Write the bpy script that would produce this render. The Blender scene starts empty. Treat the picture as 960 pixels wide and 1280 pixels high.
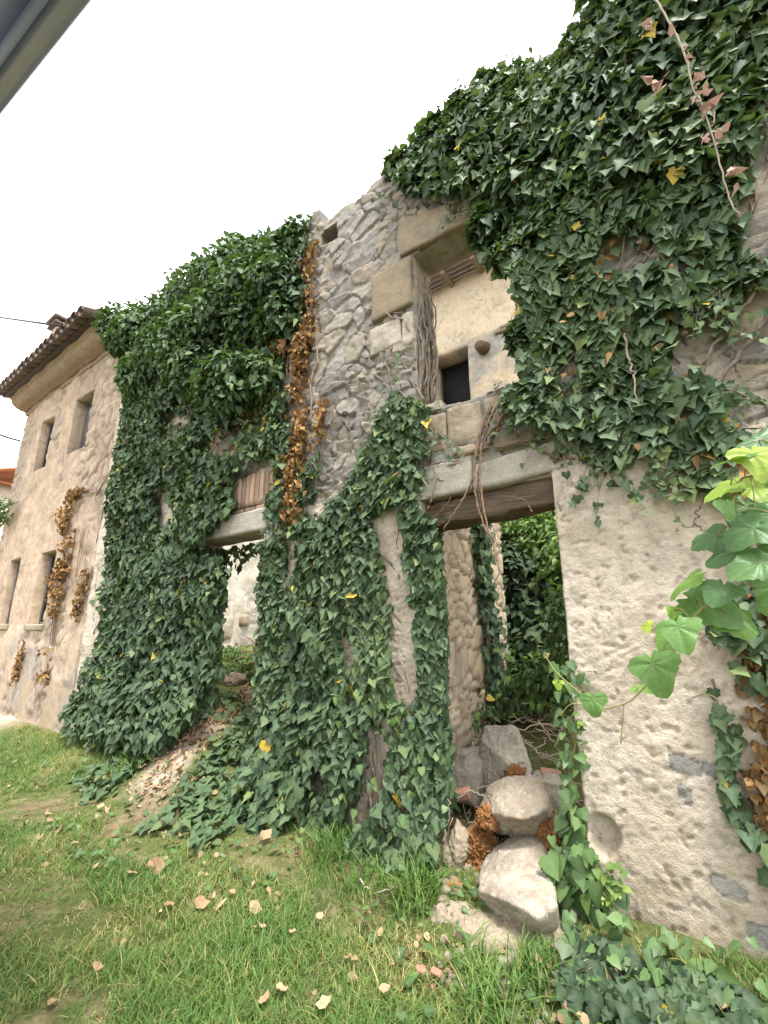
import bpy, bmesh, math
import numpy as np

C = bpy.context.scene.collection
rng = np.random.default_rng(11)
R = math.radians

# ------------------------------------------------------------------ camera model
CAM = np.array([0.0, -3.04, 1.60])
YAW, PITCH, FOC = R(36.1), R(14.4), 565.0        # focal length in pixels of a 960 x 1280 picture
cy_, sy_, cp_, sp_ = math.cos(YAW), math.sin(YAW), math.cos(PITCH), math.sin(PITCH)


def ray(px, py):
    x = (np.asarray(px, float) - 480) / FOC
    y = (640 - np.asarray(py, float)) / FOC
    up = y * cp_ + sp_
    fw = cp_ - y * sp_
    return x * cy_ - fw * sy_, fw * cy_ + x * sy_, up      # along the wall, into the wall, up


def W(px, py, Y=0.0):
    """point of the upright plane y = Y seen in direction (px, py)"""
    a, n, u = ray(px, py)
    s = (Y - CAM[1]) / n
    return np.stack(np.broadcast_arrays(CAM[0] + a * s, Y + 0 * a, CAM[2] + u * s), -1)


def G(px, py, Z=0.0):
    """point of the level plane z = Z"""
    a, n, u = ray(px, py)
    s = (Z - CAM[2]) / u
    return np.stack(np.broadcast_arrays(CAM[0] + a * s, CAM[1] + n * s, Z + 0 * a), -1)


def XZ(pts, Y=0.0):
    p = np.array(pts, float)
    w = W(p[:, 0], p[:, 1], Y)
    return w[:, [0, 2]]


# ------------------------------------------------------------------ noise
def _h(ix, iy, iz, seed):
    h = (ix.astype(np.int64) * 374761393 + iy.astype(np.int64) * 668265263 + iz.astype(np.int64) * 2147483647 + seed * 974634777) & 0xFFFFFFFF
    h = ((h ^ (h >> 13)) * 1274126177) & 0xFFFFFFFF
    h = ((h ^ (h >> 16)) * 2246822519) & 0xFFFFFFFF
    return ((h ^ (h >> 15)) & 0xFFFFFF) / float(0xFFFFFF)


def vnoise(p, seed=0):
    f = np.floor(p); t = p - f; t = t * t * (3 - 2 * t); f = f.astype(np.int64)
    r = 0
    for dx in (0, 1):
        wx = t[:, 0] if dx else 1 - t[:, 0]
        for dy in (0, 1):
            wy = t[:, 1] if dy else 1 - t[:, 1]
            for dz in (0, 1):
                wz = t[:, 2] if dz else 1 - t[:, 2]
                r = r + wx * wy * wz * _h(f[:, 0] + dx, f[:, 1] + dy, f[:, 2] + dz, seed)
    return r


def fbm(p, octaves=4, seed=0, gain=0.5):
    p = np.asarray(p, float)
    a, s, tot = 1.0, 0, 0
    for o in range(octaves):
        s = s + a * (vnoise(p * 2 ** o + 17.3 * o, seed + o) - 0.5); tot += a; a *= gain
    return s / tot * 2            # about -1..1


def n2(x, z, sc, octaves=4, seed=0):
    return fbm(np.stack([np.asarray(x, float) * sc, np.asarray(z, float) * sc, np.zeros_like(np.asarray(x, float)) + seed * .37], -1), octaves, seed)


def sstep(a, b, x):
    t = np.clip((np.asarray(x, float) - a) / (b - a), 0, 1)
    return t * t * (3 - 2 * t)


def inpoly(x, z, poly):
    ins = np.zeros(len(x), bool); n = len(poly)
    for i in range(n):
        x1, z1 = poly[i]; x2, z2 = poly[(i + 1) % n]
        if z1 == z2: continue
        c = ((z1 > z) != (z2 > z)) & (x < (x2 - x1) * (z - z1) / (z2 - z1) + x1)
        ins ^= c
    return ins


def unit(v):
    return v / np.maximum(np.linalg.norm(v, axis=-1, keepdims=True), 1e-9)


# ------------------------------------------------------------------ objects
def thing(name, label, cat, loc=(0, 0, 0), rotz=0.0, group=None):
    o = bpy.data.objects.new(name, None); C.objects.link(o)
    o.empty_display_size = 0.2
    o.location = tuple(float(v) for v in loc); o.rotation_euler = (0, 0, rotz)
    return tag(o, label, cat, group)


def tag(o, label, cat, group=None, kind=None):
    o['label'] = label; o['category'] = cat
    if group: o['group'] = group
    if kind: o['kind'] = kind
    return o


def origin(parent):
    v = np.zeros(3)
    while parent is not None:
        v = v + np.array(parent.location); parent = parent.parent
    return v


def mesh_obj(name, V, F, mat, parent=None, attrs=None, smooth=False, loc=None, local=False):
    """V (n,3) in world space; F a list of (m,k) arrays. loc = the origin of a top-level mesh."""
    V = np.asarray(V, float)
    if not isinstance(F, list): F = [F]
    F = [np.asarray(f) for f in F if len(f)]
    o0 = origin(parent) if parent is not None else (np.array(loc, float) if loc is not None else np.zeros(3))
    me = bpy.data.meshes.new(name)
    if not local: V = V - o0
    me.vertices.add(len(V)); me.vertices.foreach_set('co', V.astype(np.float32).ravel())
    flat = np.concatenate([f.ravel() for f in F]).astype(np.int32)
    tot = np.concatenate([np.full(len(f), f.shape[1], np.int32) for f in F])
    st = np.concatenate([[0], np.cumsum(tot)[:-1]]).astype(np.int32)
    me.loops.add(len(flat)); me.loops.foreach_set('vertex_index', flat)
    me.polygons.add(len(tot)); me.polygons.foreach_set('loop_start', st); me.polygons.foreach_set('loop_total', tot)
    if smooth: me.polygons.foreach_set('use_smooth', np.ones(len(tot), bool))
    me.update(calc_edges=True)
    for k, v in (attrs or {}).items():
        a = me.attributes.new(k, 'FLOAT', 'POINT'); a.data.foreach_set('value', np.asarray(v, np.float32))
    for m in (mat if isinstance(mat, (list, tuple)) else [mat]): me.materials.append(m)
    me.validate()
    o = bpy.data.objects.new(name, me); C.objects.link(o)
    if parent is not None: o.parent = parent
    elif loc is not None: o.location = tuple(float(v) for v in o0)
    return o


class Acc:
    """collects shapes that belong to ONE part"""
    def __init__(s): s.V, s.Q, s.T, s.n = [], [], [], 0; s.A = []
    def add(s, V, Q=None, T=None, a=0.0):
        V = np.asarray(V, float)
        s.V.append(V)
        if Q is not None and len(Q): s.Q.append(np.asarray(Q) + s.n)
        if T is not None and len(T): s.T.append(np.asarray(T) + s.n)
        s.A.append(np.full(len(V), a) if np.isscalar(a) else np.asarray(a)); s.n += len(V)
        return s
    def box(s, x0, x1, y0, y1, z0, z1, a=0.0, M=None):
        v = np.array([(x, y, z) for z in (z0, z1) for y in (y0, y1) for x in (x0, x1)], float)
        if M is not None: v = M(v)
        return s.add(v, [(0, 2, 3, 1), (4, 5, 7, 6), (0, 1, 5, 4), (2, 6, 7, 3), (0, 4, 6, 2), (1, 3, 7, 5)], a=a)
    def tube(s, pts, r, k=6, a=0.0):
        P = np.asarray(pts, float); n = len(P)
        r = np.broadcast_to(np.asarray(r, float), (n,))
        t = unit(np.gradient(P, axis=0))
        ref = np.where(np.abs(t[:, 2:3]) > .9, np.array([[1., 0, 0]]), np.array([[0, 0, 1.]]))
        u = unit(np.cross(t, ref)); v = np.cross(t, u)
        an = np.linspace(0, 2 * np.pi, k, endpoint=False)
        ring = P[:, None] + r[:, None, None] * (np.cos(an)[None, :, None] * u[:, None] + np.sin(an)[None, :, None] * v[:, None])
        V = np.concatenate([ring.reshape(-1, 3), P[:1], P[-1:]])
        i = np.arange(n - 1)[:, None] * k; j = np.arange(k)[None]; j2 = (j + 1) % k
        Q = np.stack([i + j, i + j2, i + k + j2, i + k + j], -1).reshape(-1, 4)
        jj = np.arange(k); T = np.concatenate([np.stack([jj * 0 + n * k, (jj + 1) % k, jj], -1),
                                              np.stack([jj * 0 + n * k + 1, (n - 1) * k + jj, (n - 1) * k + (jj + 1) % k], -1)])
        return s.add(V, Q, T, a)
    def make(s, name, mat, parent=None, smooth=False, loc=None, attr='tint'):
        F = []
        if s.Q: F.append(np.concatenate(s.Q))
        if s.T: F.append(np.concatenate(s.T))
        return mesh_obj(name, np.concatenate(s.V), F, mat, parent, {attr: np.concatenate(s.A)}, smooth, loc)


def wiggle(p, q, n=8, amp=.03, seed=None):
    g = np.random.default_rng(seed) if seed is not None else rng
    p, q = np.array(p, float), np.array(q, float)
    t = np.linspace(0, 1, n)[:, None]
    w = np.cumsum(g.normal(0, 1, (n, 3)), 0); w = w - w[0] - (w[-1] - w[0]) * t
    return p + (q - p) * t + w * amp


def spline(pts, n=24):
    """Catmull-Rom through the points"""
    P = np.asarray(pts, float); m = len(P)
    E = np.concatenate([[2 * P[0] - P[1]], P, [2 * P[-1] - P[-2]]])
    out = []
    for t in np.linspace(0, m - 1 - 1e-6, n):
        i = int(t); u = t - i; a, b, c, d = E[i], E[i + 1], E[i + 2], E[i + 3]
        out.append(.5 * ((2 * b) + (-a + c) * u + (2 * a - 5 * b + 4 * c - d) * u ** 2 + (-a + 3 * b - 3 * c + d) * u ** 3))
    return np.array(out)


# ------------------------------------------------------------------ rough stone shapes
def cube_grid(n):
    """closed cube surface -1..1 with n cells per side, vertices merged"""
    idx = {}; V = []; Q = []
    def vid(p):
        k = tuple(p)
        if k not in idx: idx[k] = len(V); V.append(p)
        return idx[k]
    for ax in range(3):
        for sgn in (0, n):
            for i in range(n):
                for j in range(n):
                    q = []
                    for (a, b) in ((i, j), (i + 1, j), (i + 1, j + 1), (i, j + 1)):
                        p = [0, 0, 0]; p[ax] = sgn; p[(ax + 1) % 3] = a; p[(ax + 2) % 3] = b
                        q.append(vid(tuple(p)))
                    Q.append(q if sgn == n else q[::-1])
    return np.array(V, float) / n * 2 - 1, np.array(Q)


_CG = {}
def block(acc, x0, x1, y0, y1, z0, z1, rough=.012, rnd=.02, n=14, seed=0, skew=(0, 0), a=0.0, fine=.004):
    """rough hewn block; skew = rise of its top and bottom along x"""
    if n not in _CG: _CG[n] = cube_grid(n)
    U, Q = _CG[n]
    h = np.array([x1 - x0, y1 - y0, z1 - z0]) / 2; c = np.array([x0 + x1, y0 + y1, z0 + z1]) / 2
    P = U * h
    inner = np.clip(P, -(h - rnd), h - rnd)
    d = P - inner; P = inner + unit(d) * np.minimum(np.linalg.norm(d, axis=1, keepdims=True), rnd)
    W0 = P + c
    nrm = unit(U ** 5)
    k = fbm(W0 * 5 + seed * 3.1, 3, seed) * rough + fbm(W0 * 26 + seed, 3, seed + 5) * fine
    P = W0 + nrm * k[:, None]
    P[:, 2] += (P[:, 0] - c[0]) * (skew[0] if np.isscalar(skew[0]) else 0)
    top = U[:, 2] > 0
    P[:, 2] += np.where(top, (P[:, 0] - c[0]) * skew[1], 0)
    acc.add(P, Q, a=a)
    return acc


def ico(sub):
    bm = bmesh.new(); bmesh.ops.create_icosphere(bm, subdivisions=sub, radius=1)
    V = np.array([v.co[:] for v in bm.verts]); T = np.array([[v.index for v in f.verts] for f in bm.faces]); bm.free()
    return V, T


_ICO = {}
def rock(name, loc, planes, mat, parent=None, rough=.03, fine=.01, sub=5, seed=0, k=26, label=None, cat=None, group=None, extra=14):
    """angular boulder: planes = [(nx,ny,nz,dist)] about its centre"""
    if sub not in _ICO: _ICO[sub] = ico(sub)
    D, T = _ICO[sub]
    pl = np.array(planes, float); N = unit(pl[:, :3]); dist = pl[:, 3]
    g = np.random.default_rng(100 + seed)
    E = unit(g.normal(0, 1, (extra, 3)))
    re_ = 1 / np.max(np.maximum(E @ N.T, 1e-3) / dist, 1)       # chips knocked off the corners
    N = np.concatenate([N, E]); dist = np.concatenate([dist, re_ * g.uniform(.80, .98, extra)])
    q = np.maximum(D @ N.T, 1e-3) / dist                      # 1/r for every plane
    r = 1 / (np.sum(q ** k, 1) ** (1 / k))
    sc = r.mean()
    P = D * r[:, None]
    rg = 1 - 2 * np.abs(fbm(P / sc * 3.1 + seed * 5, 4, seed + 21))
    P = P + D * (fbm(P / sc * 1.6 + seed * 7, 4, seed) * rough + rg * rough * .30 + (fbm(P / sc * 10 + seed, 4, seed + 3) * fine * 1.5))[:, None]
    big = sstep(-.25, .55, fbm(P / sc * 2.2 + seed, 3, seed + 9))
    P = P + np.array(loc)
    o = mesh_obj(name, P, T, mat, parent, {'tint': big}, True, None if parent is not None else (loc[0], loc[1], float(P[:, 2].min())))
    if label: tag(o, label, cat, group)
    return o


def hull_rock(name, pts, mat, label, group, seed, rough=.012, fine=.009, k=46, sub=6):
    """boulder with the flat broken faces of the convex hull of some corner points"""
    P = np.array([np.asarray(p, float) for p in pts]); c = P.mean(0)
    bm = bmesh.new()
    for p in P - c: bm.verts.new(p)
    bmesh.ops.convex_hull(bm, input=bm.verts[:]); bm.normal_update()
    pl = []
    for f in bm.faces:
        n = np.array(f.normal); d = float(n @ np.array(f.verts[0].co))
        if d < 0: n, d = -n, -d
        if f.calc_area() > 1e-4 and not any(abs(n @ q[0] - 1) < .004 for q in pl): pl.append((n, max(d, .02)))
    bm.free()
    return rock(name, c, [(*n, d * 1.10) for n, d in pl], mat, None, rough, fine, sub, seed, k, label, 'boulder', group, extra=0)


# ------------------------------------------------------------------ walls with openings
def seg(*parts):
    """lines of a wall grid: (a, b, step) stretches joined"""
    out = []
    for a, b, s in parts:
        out.append(np.linspace(a, b, max(2, int(round((b - a) / s)) + 1)))
    v = np.concatenate(out)
    return v[np.concatenate([[True], np.diff(v) > 1e-6])]


def build_wall(name, xs, zs, openings, top, field, thick, mat, parent, layers=5, world=None, niche=(), wob=.012):
    """front grid displaced towards -y by field(), reveals round every opening, a back, all ONE mesh"""
    nx, nz = len(xs), len(zs)
    X, Z = np.meshgrid(xs, zs, indexing='ij')
    tp = top(xs)[:, None]
    cx = (X[:-1, :-1] + X[1:, 1:]) / 2; cz = (Z[:-1, :-1] + Z[1:, 1:]) / 2
    ctop = (np.minimum(top(xs[:-1]), top(xs[1:])))[:, None]
    keep = Z[:-1, :-1] < ctop - 1e-4
    for (x0, x1, z0, z1) in openings:
        keep &= ~((cx > x0) & (cx < x1) & (cz > z0) & (cz < z1))
    Zc = np.minimum(Z, tp)
    x = X.ravel(); z = Zc.ravel()
    d, attrs = field(x, z)
    wx = n2(x, z, 3.1, 3, 41) * wob; wz = n2(x, z, 3.3, 3, 43) * wob
    front = np.stack([x + wx, -d, z + wz], -1)
    N = len(x)
    vi = np.arange(N).reshape(nx, nz)
    ii, jj = np.nonzero(keep)
    Q = np.stack([vi[ii, jj], vi[ii + 1, jj], vi[ii + 1, jj + 1], vi[ii, jj + 1]], -1)
    back = np.stack([x + wx, np.full(N, thick), z + wz], -1)
    E = np.concatenate([Q[:, [0, 1]], Q[:, [1, 2]], Q[:, [2, 3]], Q[:, [3, 0]]])
    key = np.sort(E, 1); key = key[:, 0].astype(np.int64) * N + key[:, 1]
    _, inv, cnt = np.unique(key, return_inverse=True, return_counts=True)
    B = E[cnt[inv] == 1]
    bv = np.unique(B); m = len(bv); loc = np.full(N, -1); loc[bv] = np.arange(m)
    V = [front, back]; AT = {k: [v, v] for k, v in attrs.items()}
    lay = [bv]; off = 2 * N
    for l in range(1, layers):
        t = l / layers
        p = front[bv] * (1 - t) + back[bv] * t
        p = p + np.stack([fbm(p * 6 + 3, 3, 51), np.zeros(m), fbm(p * 6 + 9, 3, 53)], -1) * .022 * math.sin(math.pi * t)
        V.append(p)
        for k in AT: AT[k].append(attrs[k][bv])
        lay.append(off + np.arange(m)); off += m
    lay.append(N + bv)
    qs = [Q, Q[:, ::-1] + N]
    a, b = loc[B[:, 0]], loc[B[:, 1]]
    for l in range(layers):
        A, Bn = lay[l], lay[l + 1]
        qs.append(np.stack([A[b], A[a], Bn[a], Bn[b]], -1))
    V = np.concatenate(V)
    used = np.zeros(len(V), bool)
    Qa = np.concatenate(qs); used[Qa.ravel()] = True
    rem = np.cumsum(used) - 1
    AT = {k: np.concatenate(v)[used] for k, v in AT.items()}
    V = V[used]; Qa = rem[Qa]
    if world is not None: V = world(V)
    return mesh_obj(name, V, Qa, mat, parent, AT, True)


def stones(x, z, w=.34, h=.19, jit=.72, seed=0):
    """random rubble courses: (edge distance, stone number 0..1, centre z offset)"""
    wx = n2(x, z, 1.9, 3, seed + 60) * .15 + n2(x, z, 9, 3, seed + 62) * .030; wz = n2(x, z, 1.7, 3, seed + 61) * .12 + n2(x, z, 9, 3, seed + 63) * .022
    wz = wz + .055 * np.sin(z * 6.1 + 1.3) + .035 * np.sin(z * 11.7 + x * .9)
    wx = wx + .10 * np.sin(x * 3.7 + z * 2.1) + .05 * np.sin(x * 8.3 - z * 5)
    u = (x + wx) / w; v = (z + wz) / h
    jv = np.floor(v)
    f1 = np.full(len(x), 9.); f2 = np.full(len(x), 9.); sid = np.zeros(len(x)); dv = np.zeros(len(x)); du = np.zeros(len(x))
    for dj in (-1, 0, 1):
        j = jv + dj
        sh = (j % 2) * .5
        ju = np.floor(u - sh)
        for di in (-1, 0, 1):
            i = ju + di
            a = _h(i.astype(np.int64), j.astype(np.int64), np.full(len(x), 3), seed); b = _h(i.astype(np.int64), j.astype(np.int64), np.full(len(x), 7), seed)
            cu = i + .5 + sh + (a - .5) * jit; cv = j + .5 + (b - .5) * jit
            eu = (u - cu) * 1.25; ev = v - cv
            d = (np.abs(eu) ** 4 + np.abs(ev) ** 4) ** .25 * .9 + .1 * (np.abs(eu) + np.abs(ev))
            s = _h(i.astype(np.int64), j.astype(np.int64), np.full(len(x), 11), seed)
            c = d < f1
            f2 = np.where(c, f1, np.minimum(f2, d)); sid = np.where(c, s, sid); dv = np.where(c, ev, dv); du = np.where(c, eu, du); f1 = np.where(c, d, f1)
    return f2 - f1, sid, du, dv


# ------------------------------------------------------------------ node materials
class NT:
    def __init__(s, name):
        s.m = bpy.data.materials.new(name); s.m.use_nodes = True
        s.t = s.m.node_tree; s.t.nodes.clear()
        s.out = s.t.nodes.new('ShaderNodeOutputMaterial')
    def n(s, typ, ins=None, **props):
        nd = s.t.nodes.new('ShaderNode' + typ)
        for k, v in props.items(): setattr(nd, k, v)
        for k, v in (ins or {}).items(): s.put(nd.inputs[k], v)
        return nd
    def put(s, sock, v):
        if isinstance(v, bpy.types.NodeSocket): s.t.links.new(v, sock)
        elif isinstance(v, bpy.types.Node): s.t.links.new(v.outputs[0], sock)
        else: sock.default_value = v if not (isinstance(v, tuple) and len(v) == 3 and sock.type == 'RGBA') else v + (1,)
    def attr(s, name): return s.n('Attribute', attribute_name=name).outputs['Fac']
    def obj(s): return s.n('TexCoord').outputs['Object']
    def noise(s, sc, detail=5, rough=.6, vec=None, dist=0.0):
        return s.n('TexNoise', {'Vector': vec if vec is not None else s.obj(), 'Scale': sc, 'Detail': detail, 'Roughness': rough, 'Distortion': dist}).outputs['Fac']
    def ramp(s, fac, stops, interp='LINEAR'):
        nd = s.n('ValToRGB', {'Fac': fac}); cr = nd.color_ramp; cr.interpolation = interp
        while len(cr.elements) < len(stops): cr.elements.new(.5)
        for e, (p, c) in zip(cr.elements, stops): e.position = p; e.color = c + (1,) if len(c) == 3 else c
        return nd.outputs['Color']
    def mix(s, fac, a, b, mode='MIX'):
        nd = s.n('Mix', data_type='RGBA', blend_type=mode)
        s.put(nd.inputs[0], fac); s.put(nd.inputs[6], a); s.put(nd.inputs[7], b)
        return nd.outputs[2]
    def math(s, op, a, b=0.0, clamp=False):
        nd = s.n('Math', operation=op, use_clamp=clamp); s.put(nd.inputs[0], a); s.put(nd.inputs[1], b)
        return nd.outputs[0]
    def sm(s, x, a, b, lo=0.0, hi=1.0):
        nd = s.n('MapRange', {'Value': x, 'From Min': a, 'From Max': b, 'To Min': lo, 'To Max': hi}, interpolation_type='SMOOTHSTEP')
        return nd.outputs[0]
    def bump(s, h, strength=.5, dist=.02, normal=None):
        i = {'Height': h, 'Strength': strength, 'Distance': dist}
        if normal is not None: i['Normal'] = normal
        return s.n('Bump', i).outputs[0]
    def done(s, col, rough=.9, normal=None, spec=.2, trans=0.0, tcol=None, metal=0.0):
        p = s.n('BsdfPrincipled', {'Base Color': col, 'Roughness': rough, 'Specular IOR Level': spec, 'Metallic': metal})
        if normal is not None: s.put(p.inputs['Normal'], normal)
        sh = p.outputs[0]
        if trans:
            t = s.n('BsdfTranslucent', {'Color': tcol if tcol is not None else col})
            if normal is not None: s.put(t.inputs['Normal'], normal)
            sh = s.n('MixShader', {0: trans, 1: sh, 2: t.outputs[0]}).outputs[0]
        s.t.links.new(sh, s.out.inputs[0])
        return s.m
# ------------------------------------------------------------------ materials
def mat_masonry(name, stone_cols, mortar, plaster, plaster2, bumpd=.02):
    t = NT(name)
    sid, mort, plas, grey = t.attr('sid'), t.attr('mort'), t.attr('plas'), t.attr('grey')
    n1 = t.noise(3.0, 6, .65); n_f = t.noise(38, 6, .7); n_m = t.noise(11, 6, .65)
    k = len(stone_cols) - 1
    sc = t.ramp(sid, [(i / k, c) for i, c in enumerate(stone_cols)])
    sc = t.mix(.75, sc, t.ramp(n_m, [(.28, (.55, .53, .5)), (.5, (1, 1, 1)), (.72, (1.35, 1.3, 1.2))]), 'MULTIPLY')
    sc = t.mix(t.sm(n1, .52, .7), sc, t.mix(.6, sc, (.34, .31, .25)))
    mc = t.mix(t.sm(n_m, .35, .65), mortar, tuple(c * .6 for c in mortar))
    st = t.mix(mort, sc, mc)
    pc = t.mix(t.sm(n1, .38, .64), plaster, plaster2)
    pc = t.mix(.8, pc, t.ramp(n_m, [(.25, (.62, .58, .55)), (.48, (1, 1, 1)), (.75, (1.18, 1.16, 1.12))]), 'MULTIPLY')
    pc = t.mix(.7, pc, t.ramp(n_f, [(.28, (.55, .5, .46)), (.45, (1, 1, 1)), (.7, (1.1, 1.1, 1.1))]), 'MULTIPLY')
    sp = t.n('SeparateXYZ', {'Vector': t.obj()}).outputs['Z']
    low = t.math('MULTIPLY', t.sm(t.math('ADD', sp, t.math('MULTIPLY', n1, .9)), 1.35, .55), t.sm(n_m, .38, .6))
    pc = t.mix(t.math('MULTIPLY', low, .6), pc, (.33, .27, .16))
    pale = t.sm(t.noise(2.1, 6, .75, dist=.8), .58, .66)
    pc = t.mix(t.math('MULTIPLY', pale, .45), pc, (.62, .58, .53))
    vo = t.n('TexVoronoi', {'Vector': t.n('VectorMath', {0: t.obj(), 1: t.n('VectorMath', {0: t.n('TexNoise', {'Vector': t.obj(), 'Scale': 3.5, 'Detail': 5}).outputs['Color'], 'Scale': .55}, operation='SCALE').outputs[0]}, operation='ADD').outputs[0], 'Scale': 1.15}, feature='DISTANCE_TO_EDGE').outputs['Distance']
    crack = t.math('MULTIPLY', t.sm(vo, .009, .002), t.sm(t.noise(1.7, 3), .50, .58))
    pc = t.mix(t.math('MULTIPLY', crack, .8), pc, (.10, .08, .06))
    stain = t.sm(t.noise(1.3, 5, .7, dist=.6), .56, .66)
    pc = t.mix(t.math('MULTIPLY', stain, .55), pc, (.30, .24, .18))
    col = t.mix(plas, st, pc)
    wth = t.sm(t.noise(.75, 5, .7, dist=.5), .48, .64)
    col = t.mix(t.math('MULTIPLY', wth, .22), col, t.mix(.5, col, (.16, .15, .155)))
    gc = t.mix(t.sm(n_m, .35, .65), (.26, .25, .235), (.36, .335, .30))
    col = t.mix(grey, col, gc)
    hgt = t.math('ADD', t.math('MULTIPLY', n_f, .9), t.math('MULTIPLY', t.noise(120, 4, .75), .5))
    hgt = t.math('ADD', hgt, t.math('MULTIPLY', n_m, .9))
    return t.done(col, .95, t.bump(hgt, .75, bumpd), .12)


M = {}
M['front'] = mat_masonry('rubble_and_render', [(.225, .21, .20), (.31, .28, .24), (.26, .245, .225), (.35, .29, .205), (.30, .28, .255), (.235, .215, .195), (.325, .28, .225)],
                         (.34, .295, .235), (.61, .535, .445), (.51, .43, .345))
M['house'] = mat_masonry('ochre_render', [(.42, .31, .24), (.36, .28, .22), (.46, .36, .28), (.33, .27, .23)],
                         (.36, .28, .20), (.50, .385, .28), (.40, .30, .225), .018)
M['inner'] = mat_masonry('tan_inner_wall', [(.50, .40, .28), (.42, .34, .25), (.54, .45, .34), (.40, .31, .21)],
                        (.34, .27, .19), (.58, .48, .36), (.50, .40, .29), .015)
M['cornice'] = mat_masonry('shade_dark_cornice', [(.3, .22, .16), (.26, .2, .15)], (.3, .22, .16), (.33, .235, .17), (.27, .19, .145), .016)  # darker than the wall render: shade under the tiles put into the colour
M['rear'] = mat_masonry('cream_render', [(.40, .36, .30), (.33, .30, .26), (.46, .42, .36), (.37, .31, .25)],
                        (.5, .46, .39), (.60, .49, .34), (.52, .43, .31), .014)
M['grey_render'] = mat_masonry('pale_grey_render', [(.42, .39, .34), (.36, .33, .29), (.5, .46, .4), (.34, .3, .26)],
                               (.45, .42, .35), (.64, .60, .52), (.42, .385, .30), .02)


def mat_stone(name, c1, c2, c3, bumpd=.012, lichen=None, s=1.0, patch=None):
    t = NT(name)
    n1 = t.noise(4 * s, 7, .65); n_m = t.noise(17 * s, 6, .7); n_f = t.noise(70 * s, 5, .7)
    col = t.mix(t.sm(n1, .36, .62), c1, c2)
    col = t.mix(t.sm(n_m, .5, .72), col, c3)
    col = t.mix(.6, col, t.ramp(n_f, [(.3, (.6, .58, .56)), (.5, (1, 1, 1)), (.72, (1.2, 1.2, 1.2))]), 'MULTIPLY')
    if lichen:
        col = t.mix(t.sm(t.math('ADD', t.noise(3.2 * s, 6, .7, dist=.4), t.math('MULTIPLY', n_m, .15)), .66, .72), col, lichen)
    if patch:
        col = t.mix(t.sm(t.attr('tint'), .8, .95), col, patch)
    h = t.math('ADD', t.math('MULTIPLY', n_m, .8), t.math('MULTIPLY', n_f, .4))
    return t.done(col, .93, t.bump(h, .7, bumpd), .15)


M['lintel'] = mat_stone('pale_lintel_stone', (.40, .36, .31), (.33, .30, .265), (.46, .42, .365), .012)
M['ochre_stone'] = mat_stone('ochre_sandstone', (.27, .215, .145), (.205, .17, .125), (.31, .25, .175), .018)
M['tan_stone'] = mat_stone('tan_stone', (.31, .255, .185), (.235, .195, .145), (.37, .315, .235), .014)
M['boulder'] = mat_stone('pale_boulder', (.43, .37, .295), (.27, .23, .18), (.50, .45, .38), .035)
M['boulder_brown'] = mat_stone('brown_boulder', (.34, .29, .225), (.23, .19, .14), (.42, .375, .31), .028, lichen=(.36, .16, .045))
M['boulder_grey'] = mat_stone('grey_boulder', (.42, .375, .30), (.30, .265, .21), (.48, .44, .37), .03)
M['orange'] = mat_stone('orange_crust', (.29, .135, .05), (.19, .09, .04), (.36, .2, .085), .02, s=2.2)
M['terracotta'] = mat_stone('terracotta', (.36, .19, .12), (.30, .17, .12), (.44, .28, .19), .008, s=1.5)


def mat_wood(name, c1, c2, sc=(1.2, 14, 14), rough=.9):
    t = NT(name)
    mp = t.n('Mapping', {'Vector': t.obj(), 'Scale': sc})
    g = t.noise(2.4, 7, .7, mp.outputs[0], .5); g2 = t.noise(9, 5, .7, mp.outputs[0])
    col = t.mix(t.sm(g, .35, .65), c1, c2)
    col = t.mix(t.sm(g2, .55, .72), col, tuple(c * .45 for c in c1))
    return t.done(col, rough, t.bump(t.math('ADD', g, t.math('MULTIPLY', g2, .5)), 1.0, .03), .15)


M['timber'] = mat_wood('old_timber', (.125, .09, .065), (.22, .165, .12))
M['shutter'] = mat_wood('grey_boards', (.15, .14, .135), (.24, .225, .21), (14, 14, 1.2))
M['rafter'] = mat_wood('rafter_wood', (.24, .18, .12), (.33, .26, .19), (14, 1.2, 14))


def mat_flat(name, c1, c2, rough=.8, sc=6, bump=.3, spec=.2, metal=0.0, attr=False):
    t = NT(name)
    f = t.noise(sc, 5, .65)
    col = t.mix(t.sm(f, .35, .65), c1, c2)
    if attr: col = t.mix(.9, col, t.ramp(t.attr('tint'), [(0, (.6, .58, .56)), (.5, (1, 1, 1)), (1, (1.35, 1.28, 1.2))]), 'MULTIPLY')
    return t.done(col, rough, t.bump(t.noise(sc * 7, 5, .7), bump, .01), spec, metal=metal)


M['tile'] = mat_flat('weathered_roof_tile', (.15, .105, .09), (.10, .085, .085), .9, 9, .5, attr=True)
M['brick'] = mat_flat('old_brick', (.40, .28, .205), (.34, .25, .19), .92, 14, .7, attr=True)
M['soffit'] = mat_flat('flare_blue_boards', (.37, .42, .70), (.31, .36, .62), .5, 3, .12, .35)  # blue of the lens flare veil is put into the board colour
M['gutter'] = mat_flat('gutter_metal', (.46, .46, .62), (.40, .40, .56), .3, 3, .05, .5, .25)
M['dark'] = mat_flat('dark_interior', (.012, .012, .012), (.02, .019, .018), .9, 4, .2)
M['iron'] = mat_flat('rusty_iron', (.05, .04, .035), (.09, .055, .04), .7, 30, .3, .4, .5)
M['cable'] = mat_flat('black_cable', (.02, .02, .022), (.03, .03, .03), .6, 30, .1)
M['glass'] = mat_flat('dusty_pane', (.045, .045, .05), (.07, .068, .065), .25, 5, .05, .5)
M['far_wall'] = mat_flat('far_plaster', (.58, .50, .38), (.52, .45, .35), .95, 2, .2)
M['far_roof'] = mat_flat('orange_roof', (.44, .18, .09), (.36, .15, .08), .9, 6, .3, attr=True)
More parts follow.
